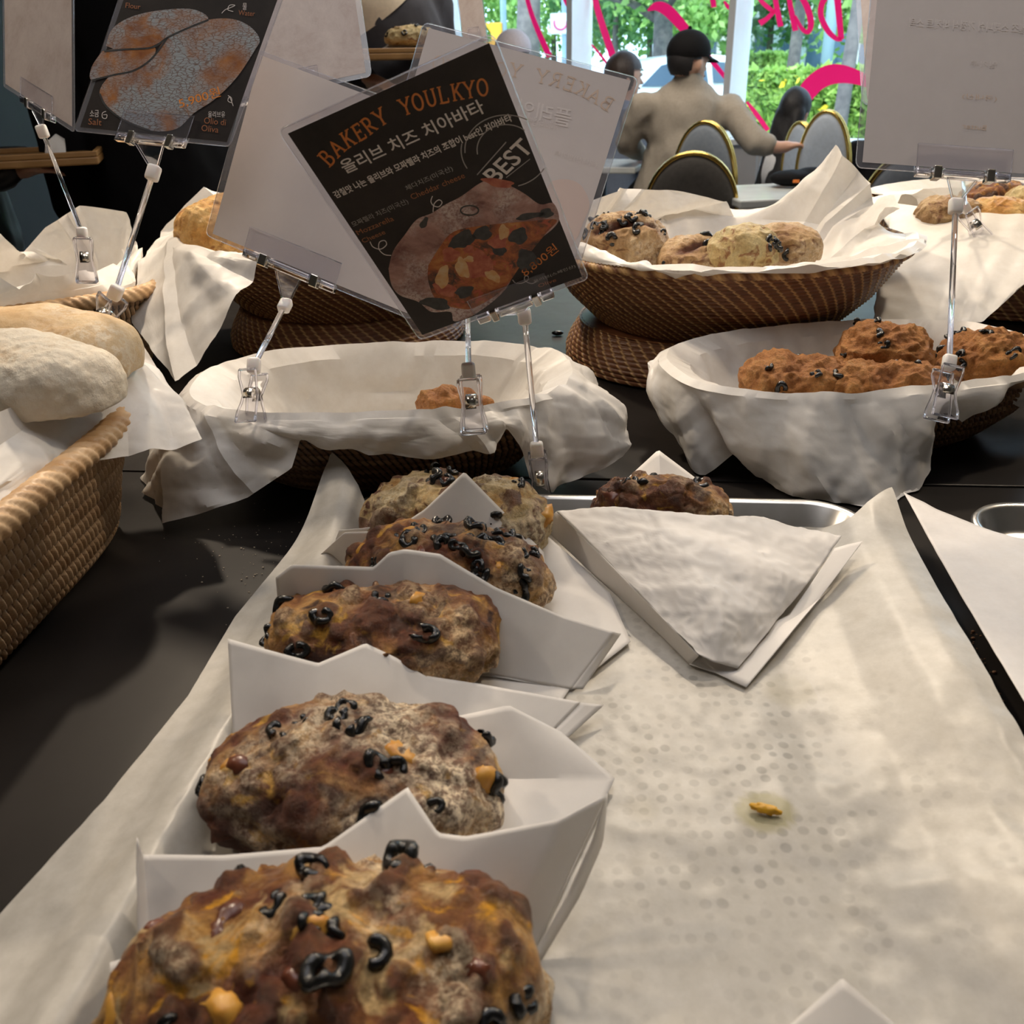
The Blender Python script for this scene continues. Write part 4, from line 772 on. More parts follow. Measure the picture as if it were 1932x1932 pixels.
# white car
M['carpaint'] = plain('white_car_paint', (0.86, 0.88, 0.90), 0.25, coat=0.6); M['carglass'] = plain('dark_car_glass', (0.05, 0.09, 0.14), 0.08); M['tyre'] = plain('tyre_rubber', (0.02, 0.02, 0.02), 0.7); M['taillight'] = plain('red_tail_lamp', (0.75, 0.03, 0.08), 0.25); M['alloy'] = plain('wheel_alloy', (0.5, 0.5, 0.52), 0.35, 1.0)
def car():
    cb = at_out(1250, 13.5, GZ-0.02); ax = np.array([0.93, 0.36, 0]); ax /= np.linalg.norm(ax); ay = np.array([-ax[1], ax[0], 0])  # ax points to the tail
    t = thing('car', cb, 'white compact car parked across the road behind the man in the cap', 'car')
    pr = [(-2.0, .30), (-2.02, .55), (-1.9, .78), (-1.15, .92), (-0.55, 1.38), (-0.2, 1.50), (0.6, 1.56), (1.25, 1.50), (1.55, 1.30), (1.78, 0.98), (1.86, 0.75), (1.86, 0.38), (1.7, 0.26), (-1.8, 0.26)]
    n = len(pr); V = []; secs = ((-0.80, .93, .12), (-0.70, 1.0, 0), (0.70, 1.0, 0), (0.80, .93, .12))
    for w, s_, dz in secs:
        for x, z in pr: V.append(cb+ax*x*s_+ay*(w*(1-0.16*max(0, (z-0.9)/0.65)))+EZ*(0.26+(z-0.26)*(1-dz*0.3)))
    Fc = [(i*n+k, i*n+(k+1) % n, (i+1)*n+(k+1) % n, (i+1)*n+k) for i in range(3) for k in range(n)]+[tuple(range(n-1, -1, -1)), tuple(3*n+k for k in range(n))]
    b = mesh('body', V, Fc, M['carpaint'], t, True); m = b.modifiers.new('bev', 'BEVEL'); m.width = 0.03; m.segments = 2
    def pane(name, pts, side):
        q = [cb+ax*x+ay*side*(0.82*(1-0.16*max(0, (z-0.9)/0.65)))+EZ*z for x, z in pts]; MB().prism(q, ay*side*0.012).build(name, M['carglass'], t)
    for sd in (-1,):
        pane('side_window', [(-0.95, .98), (-0.45, 1.36), (-0.05, 1.42), (-0.05, .96)], sd); pane('side_window', [(0.02, .96), (0.02, 1.43), (0.60, 1.45), (0.66, .98)], sd); pane('side_window', [(0.78, 1.0), (0.76, 1.40), (1.12, 1.38), (1.42, 1.08), (1.36, 1.0)], sd)
    MB().prism([cb+ax*1.60+ay*s_*0.55+EZ*1.30 for s_ in (-1, 1)]+[cb+ax*1.80+ay*s_*0.62+EZ*1.0 for s_ in (1, -1)], ax*0.02+EZ*0.02).build('rear_window', M['carglass'], t)
    for s_ in (-1, 1): MB().box(cb+ax*1.80+ay*s_*0.68+EZ*0.82, (0.14, 0.16, 0.30), (ax, ay, EZ)).build('tail_lamp', M['taillight'], t, bevel=0.02)
    for x in (-1.25, 1.15):
        for s_ in (-1, 1):
            c = cb+ax*x+ay*s_*0.72+EZ*0.32; w = MB().tube([c-ay*s_*0.10, c+ay*s_*0.11], 0.32, 24).build('wheel', M['tyre'], t, False); MB().tube([c+ay*s_*0.10, c+ay*s_*0.118], 0.20, 16).build('hub', M['alloy'], w)
car()
M['polem'] = plain('pale_pole', (0.30, 0.40, 0.50), 0.5); M['orange'] = plain('orange_signal_body', (0.95, 0.42, 0.02), 0.5); M['signw'] = plain('road_sign_white', (0.85, 0.88, 0.92), 0.5); M['signp'] = plain('road_sign_red', (0.75, 0.05, 0.25), 0.5)
def pole(label, px, v, h, r, name='street_pole'): 
    b = at_out(px, v); tag(MB().tube([b, b+EZ*h], r, 14).build(name, M['polem'], None, True), label, 'pole'); return b
pole('pale blue lamp pole below the mirrored letter b', 1560, 11.8, 6, 0.10); pole('pale blue pole beside the grey trunk left of the cap', 1238, 18.5, 6, 0.09)
b = at_out(952, 11); ts = thing('traffic_light', b, 'orange traffic light on a pale pole at the frame top', 'traffic light')
MB().tube([b, b+EZ*4.2], 0.06, 12).build('pole', M['polem'], ts, True)
zt = Yp(944, 48, b[1])[2]; fr_ = np.array([0.97, -0.25, 0]); sd_ = np.array([0.25, 0.97, 0])
MB().box(b+EZ*(zt+0.55)-fr_*0.13, (0.22, 0.25, 1.1), (fr_, sd_, EZ)).build('signal_box', M['orange'], ts, bevel=0.02)
for k in range(3):
    c = b+EZ*(zt+0.30+k*0.34)-fr_*0.24; MB().prism([c+EZ*0.12, c-EZ*0.10, c+EZ*0.12-fr_*0.16], sd_*0.2).build('visor', M['orange'], ts)
b = at_out(1064, 12); rs_ = thing('road_sign', b, 'square white road sign with a red curved arrow on a pole', 'road sign')
MB().tube([b, b+EZ*2.6], 0.05, 12).build('pole', M['polem'], rs_, True)
sp = Yp(1057, 45, b[1])-np.array([0, 0.08, 0]); MB().box(sp, (0.42, 0.03, 0.38)).build('sign_plate', M['signw'], rs_, bevel=0.02)
MB().tube([sp+np.array([0.13*math.cos(a_), -0.03, 0.02+0.13*math.sin(a_)]) for a_ in np.linspace(math.pi*0.9, 2*math.pi+0.2, 14)], 0.018, 6).build('arrow_mark', M['signp'], rs_, True)
b = at_out(1066, 13.5); sg = thing('signal_lamp', b, 'small red signal lamp on a low post near the road sign', 'signal'); zz = Yp(1066, 104, b[1])[2]; MB().tube([b, b+EZ*(zz-b[2])], 0.04, 8).build('post', M['polem'], sg); MB().ball(b+EZ*(zz-b[2]), 0.07).build('lamp_head', M['signp'], sg, True)
M['bldg'] = noisy('pale_building', (0.70, 0.76, 0.82), (0.78, 0.83, 0.88), 1, 0.7); M['bldg_win'] = plain('building_window', (0.10, 0.16, 0.25), 0.2)
b = at_out(1462, 40); bl = thing('building', b, 'pale building with dark shopfront windows far behind the trees', 'building'); MB().box(b+EZ*2.2, (9, 4, 4.4)).build('walls', M['bldg'], bl)
for k in range(7): MB().box(b+np.array([-3.6+k*1.2, -2.02, 1.6]), (0.7, 0.06, 1.8)).build('window', M['bldg_win'], bl)
# ---------------------------------------------------------------- price cards and their acrylic stands
def printed(name, front, back_c=(0.66, 0.60, 0.575), nz_=0.15):
    m, nt, b = nt_new(name); g = nt.nodes.new('ShaderNodeNewGeometry')
    f = noise_(nt, 25, 6, 0.7); c = ramp(nt, f, [(0.3, tuple(v*(1-nz_*3) for v in front)), (0.75, tuple(v*(1+nz_*3) for v in front))]).outputs[0]
    b2 = ramp(nt, noise_(nt, 12, 4), [(0.3, tuple(v*0.96 for v in back_c)), (0.7, back_c)]).outputs[0]
    nt.links.new(mixc(nt, g.outputs['Backfacing'], c, b2), b.inputs['Base Color']); setp(b, rough=0.55, spec=0.3); return m
M['card_dark'] = printed('chalkboard_print', (0.022, 0.017, 0.015)); M['card_white'] = printed('card_back_paper', (0.66, 0.60, 0.575), (0.05, 0.05, 0.05), 0.01)
def marble():
    m, nt, b = nt_new('marbled_card_back'); c = ramp(nt, noise_(nt, 22, 8, 0.75, dist=0.3), [(0.3, (0.36, 0.29, 0.26)), (0.5, (0.44, 0.38, 0.36)), (0.68, (0.50, 0.44, 0.41))]).outputs[0]
    nt.links.new(c, b.inputs['Base Color']); setp(b, rough=0.5); return m
M['card_marble'] = marble(); M['film'] = film_mat('laminate_film', (0.90, 0.90, 0.92), 0.22, 0.06, 0.10); M['filmgloss'] = film_mat('laminate_gloss', (0.99, 0.99, 0.99), 0.05, 0.10)
M['ink_o'] = plain('orange_print', (0.62, 0.19, 0.035), 0.6); M['ink_b'] = plain('bright_orange_print', (0.90, 0.30, 0.04), 0.5); M['ink_w'] = plain('white_print', (0.72, 0.66, 0.62), 0.6); M['ink_g'] = plain('chalk_grey_print', (0.36, 0.33, 0.31), 0.7); M['ink_ro'] = plain('dull_orange_print', (0.36, 0.13, 0.05), 0.6)
M['ghost_w'] = plain('show_through_white', (0.72, 0.66, 0.63), 0.6); M['ghost_o'] = plain('show_through_orange', (0.68, 0.53, 0.42), 0.6); M['ghost_r'] = plain('show_through_pink', (0.70, 0.56, 0.50), 0.6)
M['pr_crust'] = crust('printed_crust', [(0.30, (0.16, 0.06, 0.05)), (0.5, (0.42, 0.24, 0.20)), (0.66, (0.60, 0.44, 0.38))], (0.62, 0.52, 0.48), (0.48, 0.62), None, None, 0.5, 40, 0.0)
M['pr_in'] = crust('printed_filling', [(0.30, (0.05, 0.03, 0.025)), (0.45, (0.36, 0.10, 0.03)), (0.58, (0.52, 0.22, 0.06)), (0.7, (0.58, 0.42, 0.22))], None, patch=(0.45, 0.10, 0.05), rough=0.5, fs=60, bs=0.0)
M['pr_dark'] = noisy('printed_olive', (0.012, 0.013, 0.014), (0.05, 0.05, 0.05), 150, 0.5); M['pr_red'] = noisy('printed_red', (0.30, 0.05, 0.03), (0.50, 0.16, 0.08), 160, 0.5); M['pr_yel'] = noisy('printed_cheese', (0.58, 0.26, 0.06), (0.62, 0.46, 0.26), 120, 0.5)
def crackle():
    m, nt, b = nt_new('printed_floured_loaf'); tc = nt.nodes.new('ShaderNodeTexCoord'); v = nt.nodes.new('ShaderNodeTexVoronoi'); v.feature = 'DISTANCE_TO_EDGE'; v.inputs['Scale'].default_value = 300
    mp = nt.nodes.new('ShaderNodeMapping'); mp.inputs['Scale'].default_value = (0.6, 1.0, 1.6); nt.links.new(tc.outputs['Object'], mp.inputs[0]); nd = nt.nodes.new('ShaderNodeTexNoise'); nd.inputs['Scale'].default_value = 60; nt.links.new(mp.outputs[0], nd.inputs['Vector']); va = nt.nodes.new('ShaderNodeVectorMath'); va.operation = 'MULTIPLY_ADD'; va.inputs[1].default_value = (0.012, 0.012, 0.012); nt.links.new(nd.outputs['Color'], va.inputs[0]); nt.links.new(mp.outputs[0], va.inputs[2]); nt.links.new(va.outputs[0], v.inputs['Vector'])
    e = ramp(nt, v.outputs['Distance'], [(0.02, (1, 1, 1)), (0.12, (0, 0, 0))]).outputs[0]
    big = ramp(nt, noise_(nt, 20, 5, 0.6, dist=0.8), [(0.44, (0, 0, 0)), (0.62, (1, 1, 1))]).outputs[0]
    fl = mixc(nt, math_(nt, 'MULTIPLY', e, 0.85), (0.36, 0.40, 0.42), (0.16, 0.09, 0.06)); br = ramp(nt, noise_(nt, 60, 5), [(0.3, (0.20, 0.06, 0.02)), (0.7, (0.48, 0.20, 0.06))]).outputs[0]
    nt.links.new(mixc(nt, big, fl, br), b.inputs['Base Color']); setp(b, rough=0.4); return m
M['pr_crackle'] = crackle()
M['acryl2'] = clear_mat('clear_acrylic_solid', (0.95, 0.95, 0.99), 0.18, 0.04, 1.45); M['plate'] = film_mat('clear_plate', (0.975, 0.972, 0.985), 0.0, 0.25, 0.03)
class Card:
    def __init__(s, label, corners, D, mat, name='price_card', group=None, margin=0.032):
        A_ = []
        for (u, v), (x, y) in zip(((0, 0), (1, 0), (1, 1), (0, 1)), corners):
            x = (x-966)/F; y = (y-966)/F; A_ += [[u, v, 1, 0, 0, 0, -x*u, -x*v, -x], [0, 0, 0, u, v, 1, -y*u, -y*v, -y]]
        H = np.linalg.svd(np.array(A_))[2][-1].reshape(3, 3); H = H/H[2, 2]; s.Hi = np.linalg.inv(H)
        k = D/(H[2, 0]*0.5+H[2, 1]+1.0); B_ = np.stack([RT, -UP, FW]); s.a, s.b, s.c = [(H[:, i]*k)@B_ for i in range(3)]; s.c = s.c+EYE
        s.n = np.cross(s.a, s.b); s.n /= np.linalg.norm(s.n)
        if s.n@(s.c-EYE) > 0: s.n = -s.n
        s.w = np.linalg.norm(s.a); s.h = np.linalg.norm(s.b); s.eu = s.a/s.w; s.ev = s.b/s.h
        mg = margin; r = 0.03; loop = []
        for cu, cv, a0 in ((1+mg-r, 1+mg*.7-r, 0), (-mg+r, 1+mg*.7-r, 90), (-mg+r, -mg*.7+r, 180), (1+mg-r, -mg*.7+r, 270)):
            for i in range(5):
                an = math.radians(a0+22.5*i); loop.append((cu+r*math.cos(an), cv+r*math.sin(an)))
        o = mesh(name, [s.pt(u, v, -0.0006) for u, v in loop], [list(range(len(loop)))], M['film'], None, False); s.o = o; tag(o, label, 'price card', group)
        sd = o.modifiers.new('film', 'SOLIDIFY'); sd.thickness = 0.0008; sd.offset = 0
        MB().tube([s.pt(u, v, 0) for u, v in loop+loop[:1]], 0.00055, 6, False).build('film_edge', M['acryl'], o, True)
        q = [s.pt(u, v, 0) for u, v in ((0, 0), (0, 1), (1, 1), (1, 0))]; s.sheet = mesh('printed_sheet', q, [(0, 1, 2, 3)] if np.cross(q[1]-q[0], q[3]-q[0])@s.n > 0 else [(3, 2, 1, 0)], mat, o, False)
    def pt(s, u, v, off=0.0): return s.c+u*s.a+v*s.b+s.n*off
    def uv(s, px, py):
        q = s.Hi@np.array([(px-966)/F, (py-966)/F, 1.0]); return q[0]/q[2], q[1]/q[2]
    def at(s, px, py, off=0.0): return s.pt(*s.uv(px, py), off)
    def poly(s, pts, mat, name='printed_picture', off=0.0003, smooth=True):
        pts = smooth_pts(list(pts)+[pts[0]], 5)[:-1] if smooth else np.array(pts); c = pts.mean(0); V = [s.at(c[0], c[1], off)]+[s.at(p[0], p[1], off) for p in pts]; n = len(pts)
        return mesh(name, V, [(0, 1+i, 1+(i+1) % n) for i in range(n)], mat, s.sheet, False)
    def blob(s, px, py, rx, ry, ang, mat, off=0.0004, name='printed_picture'):
        a = np.linspace(0, 2*math.pi, 22, endpoint=False); k = 1+0.12*np.sin(3*a+px)+0.08*np.sin(5*a+py); x = rx*np.cos(a)*k; y = ry*np.sin(a)*k; t = math.radians(ang)
        return s.poly(np.stack([px+x*math.cos(t)-y*math.sin(t), py+x*math.sin(t)+y*math.cos(t)], 1), mat, name, off, False)
    def stroke(s, pts, w, mat, name='chalk_mark', off=0.0004):
        mb = MB(); p = smooth_pts([(x, y, w) for x, y in pts]) if len(pts) > 2 else [(x, y, w) for x, y in pts]; ribbon(mb, p, s.c+s.n*off, s.n); return mb.build(name, mat, s.sheet)
    def text(s, body, A_, B_, hpx, mat, mirror=False, off=0.0004, skew=0.0, bold=0.0):
        cu = bpy.data.curves.new('lettering', 'FONT'); cu.body = body; cu.size = 1.0; cu.shear = skew; cu.offset = bold; cu.resolution_u = 3
        to = bpy.data.objects.new('lettering', cu); COL.objects.link(to); bpy.context.view_layer.update()
        dg = bpy.context.evaluated_depsgraph_get(); me = bpy.data.meshes.new_from_object(to.evaluated_get(dg)); bpy.data.objects.remove(to); bpy.data.curves.remove(cu)
        if not len(me.vertices): return None
        V = np.array([v.co[:] for v in me.vertices]); Fc = [list(p.vertices) for p in me.polygons]; bpy.data.meshes.remove(me)
        w = V[:, 0].max()-V[:, 0].min(); V[:, 0] -= V[:, 0].min(); V[:, 0] = w-V[:, 0] if mirror else V[:, 0]; hh = V[:, 1].max()-V[:, 1].min()
        a, b = s.at(*A_, off), s.at(*B_, off); L = np.linalg.norm(b-a); x = (b-a)/L; y = np.cross(s.n, x); sc = L/math.hypot(B_[0]-A_[0], B_[1]-A_[1])
        dn = s.at(A_[0], A_[1]+5, off)-a
        if y@dn > 0: y = -y
        W3 = a+np.outer(V[:, 0]*L/w, x)+np.outer(V[:, 1]*hpx*sc/hh, y); return mesh('lettering', W3, Fc, mat, s.sheet, False)
ARC = lambda cx, cy, rx, ry, a0, a1, k=8: [(cx+rx*math.cos(math.radians(a)), cy+ry*math.sin(math.radians(a))) for a in np.linspace(a0, a1, k)]
SER = lambda x, y, l=.17: [(x-l, y), (x+l, y)]
GLY = {'B': ([[(.2, 0), (.2, 1)], [(.2, 1)]+ARC(.45, .76, .22, .23, 90, -90)+[(.2, .53)], [(.2, .53)]+ARC(.48, .265, .27, .265, 90, -90)+[(.2, 0)]], [SER(.15, 0, .15), SER(.15, 1, .15)]),
 'A': ([[(.08, 0), (.45, 1), (.82, 0)], [(.22, .35), (.68, .35)]], [SER(.08, 0), SER(.82, 0)]), 'K': ([[(.2, 0), (.2, 1)], [(.75, 1), (.25, .45)], [(.4, .6), (.8, 0)]], [SER(.2, 0), SER(.2, 1), SER(.74, 1), SER(.8, 0)]),
 'E': ([[(.2, 0), (.2, 1)], [(.2, 1), (.72, 1)], [(.2, .52), (.6, .52)], [(.2, 0), (.75, 0)]], [SER(.15, 0, .12), SER(.15, 1, .12), [(.72, 1.03), (.72, .8)], [(.75, -.03), (.75, .22)], [(.58, .64), (.58, .4)]]),
 'R': ([[(.2, 0), (.2, 1)], [(.2, 1)]+ARC(.46, .74, .24, .26, 90, -90)+[(.2, .48)], [(.42, .48), (.8, 0)]], [SER(.2, 0), SER(.15, 1, .12), SER(.8, 0, .12)]),
 'Y': ([[(.08, 1), (.45, .45), (.82, 1)], [(.45, .45), (.45, 0)]], [SER(.08, 1), SER(.82, 1), SER(.45, 0)]), 'O': ([ARC(.45, .5, .38, .5, 0, 360, 22)], []),
 'U': ([[(.15, 1), (.15, .35)]+ARC(.45, .33, .3, .33, 180, 360)+[(.75, .35), (.75, 1)]], [SER(.15, 1), SER(.75, 1)]), 'L': ([[(.2, 0), (.2, 1)], [(.2, 0), (.75, 0)]], [SER(.2, 1), SER(.12, 0, .1), [(.75, -.03), (.75, .25)]])}
def serif(card, text, base, size, mat, w=0.13, mirror=False):
    """slab-serif letters set along a curved base line (px)"""
    bl = resample(smooth_pts(base), 400); n = len(text); mb = MB()
    for i, ch in enumerate(text):
        if ch not in GLY: continue
        q = int((i+0.02)/n*399); q2 = min(399, int((i+0.98)/n*399)); p = bl[q]; d = bl[q2]-bl[q]; L = np.linalg.norm(d); d = d/L; up = np.array([d[1], -d[0]])
        for sts, ww in ((GLY[ch][0], w), (GLY[ch][1], w*0.6)):
            for st in sts: ribbon(mb, [(*(p+d*(.9-x if mirror else x)*L*1.02+up*y*size), ww*size) for x, y in st], card.c+card.n*0.0004, card.n)
    mb.build('lettering', mat, card.sheet)
CG = 'laminated price cards'
# --- the large dark card in the middle
k = Card('dark printed card headed BAKERY YOULKYO, tilted, in front of the other cards', [(543, 252), (923, 81), (1098, 522), (797, 632)], 0.80, M['card_dark'])
k.poly([(733, 507), (742, 473), (764, 442), (786, 414), (814, 402), (839, 386), (870, 370), (904, 346), (929, 338), (966, 352), (991, 366), (1019, 385), (1044, 383), (1055, 411), (1044, 430), (1019, 451), (982, 489), (954, 545), (900, 590), (858, 606), (850, 588), (814, 588), (789, 569), (755, 557), (739, 538)], M['pr_crust'])
k.poly([(808, 500), (830, 465), (857, 436), (919, 424), (997, 417), (1050, 414), (1028, 442), (988, 492), (950, 545), (905, 575), (876, 583), (826, 568), (808, 530)], M['pr_in'], off=0.00036)
for q in ((872, 452, 26, 15, -25), (910, 440, 18, 13, -10), (978, 445, 18, 15, -20), (994, 490, 20, 20, 0), (876, 550, 17, 11, -15), (822, 572, 28, 11, 10), (1000, 407, 28, 6, -10), (940, 470, 16, 10, 30), (1030, 402, 14, 9, -10), (800, 420, 12, 6, -60)): k.blob(*q, M['pr_dark'])
for q in ((905, 500, 26, 26, 0), (940, 455, 18, 13, -20), (850, 480, 16, 14, 0), (840, 545, 22, 12, 20), (885, 470, 10, 8, 0), (940, 344, 30, 8, 10)): k.blob(*q, M['pr_red'], 0.00045)
for q in ((835, 522, 12, 22, 10), (872, 505, 12, 20, -20), (930, 520, 16, 9, 30), (950, 437, 10, 14, 0), (885, 488, 9, 6, 0)): k.blob(*q, M['pr_yel'], 0.0005)
k.stroke(ARC(886, 397, 17, 9, 0, 360, 14), 3, M['pr_dark'])
serif(k, 'BAKERY YOULKYO', [(621, 316), (655, 281), (692, 259), (728, 232), (765, 217), (818, 199), (862, 189), (926, 178)], 31, M['ink_o'])
k.text('올리브 치즈 치아바타', (652, 326), (916, 209), 31, M['ink_w'], bold=0.012); k.text('감칠맛 나는 올리브와 모짜렐라 치즈의 조합이 best인 치아바타', (634, 373), (967, 226), 17, M['ink_w'], bold=0.02)
k.text('체다치즈(미국산)', (768, 359), (855, 320), 14, M['ink_g']); k.text('Cheddar cheese', (778, 376), (878, 334), 12, M['ink_ro']); k.text('모짜렐라 치즈(미국산)', (667, 427), (771, 382), 14, M['ink_g'])
k.text('Mozzarella', (676, 443), (744, 415), 11, M['ink_ro']); k.text('Cheese', (686, 458), (728, 440), 10, M['ink_ro']); k.text('BEST', (936, 347), (1008, 280), 37, M['ink_w'], bold=0.012)
k.text('8,800원', (992, 521), (1057, 469), 23, M['ink_o'], skew=0.2); k.text('올리브(스페인산)', (1008, 533), (1086, 503), 9, M['ink_g']); k.text('Olive', (1017, 542), (1050, 530), 9, M['ink_ro'])
k.stroke(ARC(955, 283, 78, 66, 175, 300, 12), 2, M['ink_g']); k.stroke(ARC(955, 283, 55, 48, 170, 310, 12), 2, M['ink_g']); k.stroke(ARC(957, 283, 80, 70, 30, 75, 8), 2, M['ink_g']); k.stroke([(900, 330), (955, 268)], 2, M['ink_g']); k.stroke([(955, 335), (1000, 300)], 1.5, M['ink_g']); k.stroke(ARC(955, 283, 85, 70, 150, 190, 6), 2, M['ink_g'])
k.stroke([(816, 370), (813, 380), (818, 388), (828, 390), (834, 382), (828, 377), (819, 385), (817, 400)], 1.6, M['ink_w']); k.stroke([(698, 456), (704, 466), (718, 470), (729, 462), (726, 454), (716, 457), (715, 470), (725, 480), (738, 482)], 1.6, M['ink_w']); k.stroke([(967, 528), (973, 534), (985, 534), (996, 528), (996, 521), (990, 522), (991, 530), (1003, 535), (1012, 531)], 1.6, M['ink_g'])
K5 = k
# --- card turned away on the right, print showing through mirrored
k = Card('pale card seen from behind with mirrored orange lettering showing through, right of the dark card', [(809, 53), (1190, 152), (1078, 510), (705, 415)], 0.90, M['card_white'])
serif(k, 'OYKLUOY YREKAB', [(812, 125), (880, 150), (950, 142), (1000, 152), (1050, 163), (1100, 182), (1150, 212)], 25, M['ghost_o'], mirror=True)
k.text('플레인 치아바타', (820, 186), (1075, 238), 34, M['ghost_w'], True, bold=0.01); k.text('치아바타 담백한', (985, 232), (1052, 246), 16, M['ghost_w'], True); k.text('(국내산)밀가루', (1045, 292), (1125, 315), 12, M['ghost_w'], True)
k.poly([(1040, 342), (1065, 338), (1090, 345), (1106, 365), (1112, 390), (1100, 420), (1088, 450), (1060, 480), (1020, 470), (1010, 400)], M['ghost_r'])
K6 = k
K4 = Card('plain pale card seen from behind, clipped in the middle basket left of the dark card', [(492, 104), (872, 246), (768, 591), (401, 441)], 0.90, M['card_white'])
K7 = Card('large grey card back filling the top right corner', [(1672, -190), (2055, -160), (2006, 333), (1627, 306)], 0.86, M['card_white'])
K7.text('벨조 스페니쉬 가정식 바게트 스틱', (1715, 50), (1935, 62), 18, M['ghost_w'], True, bold=0.01); K7.text('밀가루', (1830, 124), (1880, 128), 12, M['ghost_w'], True); K7.text('(국내산)', (1815, 185), (1880, 190), 11, M['ghost_o'], True); K7.text('Butter', (1815, 242), (1860, 246), 9, M['ghost_o'], True)
K8 = Card('marbled brown card edge showing behind the large grey card at top right', [(1612, -190), (1925, -190), (1965, 215), (1636, 188)], 1.22, M['card_marble'])
K1 = Card('pale marbled card back turned sideways at the top left edge', [(6, -205), (134, -150), (136, 239), (10, 158)], 1.10, M['card_marble'])
K2 = Card('dark printed card with floured loaves priced 5,900 at top left', [(272, -115), (556, -92), (428, 268), (151, 240)], 0.86, M['card_dark'])
sc3 = lambda pts: [(x/3, y/3) for x, y in pts]
K2.poly(sc3([(600, 260), (640, 160), (760, 90), (940, 55), (1100, 55), (1180, 110), (1060, 160), (950, 215), (840, 270), (700, 290)]), M['pr_crackle']); K2.poly(sc3([(580, 290), (700, 270), (870, 265), (860, 330), (760, 395), (640, 425), (520, 455), (520, 380)]), M['pr_crackle'], off=.00035)
K2.poly(sc3([(580, 480), (640, 420), (760, 400), (860, 330), (950, 210), (1100, 130), (1280, 105), (1400, 140), (1470, 220), (1440, 290), (1340, 440), (1220, 560), (1100, 640), (1000, 730), (850, 740), (700, 680), (600, 600), (565, 530)]), M['pr_crackle'], off=.0004)
for tx, a_, b_, h_, m_ in (('5,900원', (340, 204), (417, 181), 20, 'ink_b'), ('소금', (170, 220), (187, 220), 12, 'ink_w'), ('Salt', (167, 235), (192, 237), 11, 'ink_ro'), ('올리브유', (393, 221), (425, 221), 11, 'ink_w'), ('Olio di', (385, 233), (426, 237), 11, 'ink_ro'), ('Oliva', (380, 247), (412, 251), 11, 'ink_ro'), ('물', (458, 18), (466, 18), 12, 'ink_w'), ('Water', (450, 29), (481, 31), 9, 'ink_ro'), ('Flour', (237, 15), (265, 18), 9, 'ink_ro')): K2.text(tx, a_, b_, h_, M[m_], off=.00055)
for q_ in ([(590, 290), (700, 280), (860, 268), (950, 212), (1060, 160), (1180, 112)], [(520, 455), (640, 425), (760, 398), (860, 330), (950, 210)], [(565, 530), (600, 600), (700, 680), (850, 740)]): K2.stroke(sc3(q_), 3.5, M['pr_dark'], off=.0005)
K2.stroke(sc3([(1255, 75), (1275, 55), (1300, 45), (1330, 30), (1300, 30), (1290, 55), (1320, 65)]), 1.3, M['ink_w'], off=.0005); K2.stroke(sc3([(1290, 540), (1310, 555), (1310, 580), (1290, 570), (1300, 550), (1320, 600)]), 1.3, M['ink_w'], off=.0005); K2.stroke(sc3([(600, 630), (580, 640), (580, 665), (600, 670), (605, 650), (585, 650)]), 1.3, M['ink_w'], off=.0005)
K3 = Card('brownish marbled card back behind the card of floured loaves, top left of centre', [(315, -165), (636, -235), (690, 137), (365, 203)], 1.12, M['card_marble'])
K9 = Card('narrow taupe card turned nearly edge-on before the window, top centre', [(846, -150), (890, -160), (919, 78), (875, 84)], 1.30, M['card_marble'])
# --- stands
def base_clip(parent, J, up, right, h=0.045, w=0.019, n=None):
    up = up/np.linalg.norm(up); right = right-up*(right@up); right /= np.linalg.norm(right); nn = np.cross(right, up)
    prof = [(0.0, .009, .8), (-.006, .0085, .85), (-.014, .0050, .78), (-.021, .0022, .72), (-.028, .0034, .8), (-.037, .0065, .95), (-.045, .0075, 1.0)]
    for sd in (1, -1):
        V = []; 
        for y, o, ww in prof:
            for t in (0, .0017):
                for x in (-1, 1): V.append(J+up*(y*h/.045)+nn*sd*(o+t)+right*x*w/2*ww)
        Fc = []
        for i in range(len(prof)-1):
            a = 4*i; b = 4*i+4; Fc += [(a, a+1, b+1, b), (a+2, b+2, b+3, a+3), (a, b, b+2, a+2), (a+1, a+3, b+3, b+1)]
        e = 4*(len(prof)-1); Fc += [(0, 2, 3, 1), (e, e+1, e+3, e+2)]
        j_ = mesh('clip_jaw', V, Fc, M['plate'], parent, False); eb = MB()
        for x in (-1, 1): eb.tube([J+up*(y*h/.045)+nn*sd*(o+.0008)+right*x*w/2*ww for y, o, ww in prof], .0013, 6)
        for q_ in (0, -1): eb.tube([J+up*(prof[q_][0]*h/.045)+nn*sd*(prof[q_][1]+.0008)+right*x*w/2*prof[q_][2] for x in (-1, 1)], .0013, 6)
        eb.build('edge_rib', M['acryl2'], j_, True)
    arc = [J+up*(-.021+.0075*math.sin(a))*h/.045+nn*(.0085*math.cos(a)) for a in np.linspace(-0.5, math.pi+0.5, 14)]
    V = [p+right*x*w*.22 for p in arc for x in (-1, 1)]; o = mesh('spring', V, [(2*i, 2*i+1, 2*i+3, 2*i+2) for i in range(13)], M['chrome'], parent, True); s_ = o.modifiers.new('t', 'SOLIDIFY'); s_.thickness = 0.0008
def knuckle(parent, c, up, right, s=0.0125):
    up = up/np.linalg.norm(up); right = right-up*(right@up); right /= np.linalg.norm(right); nn = np.cross(right, up)
    MB().box(c, (s, s*0.8, s*1.25), (right, nn, up)).build('joint', M['nylon'], parent, True, bevel=s*0.22)
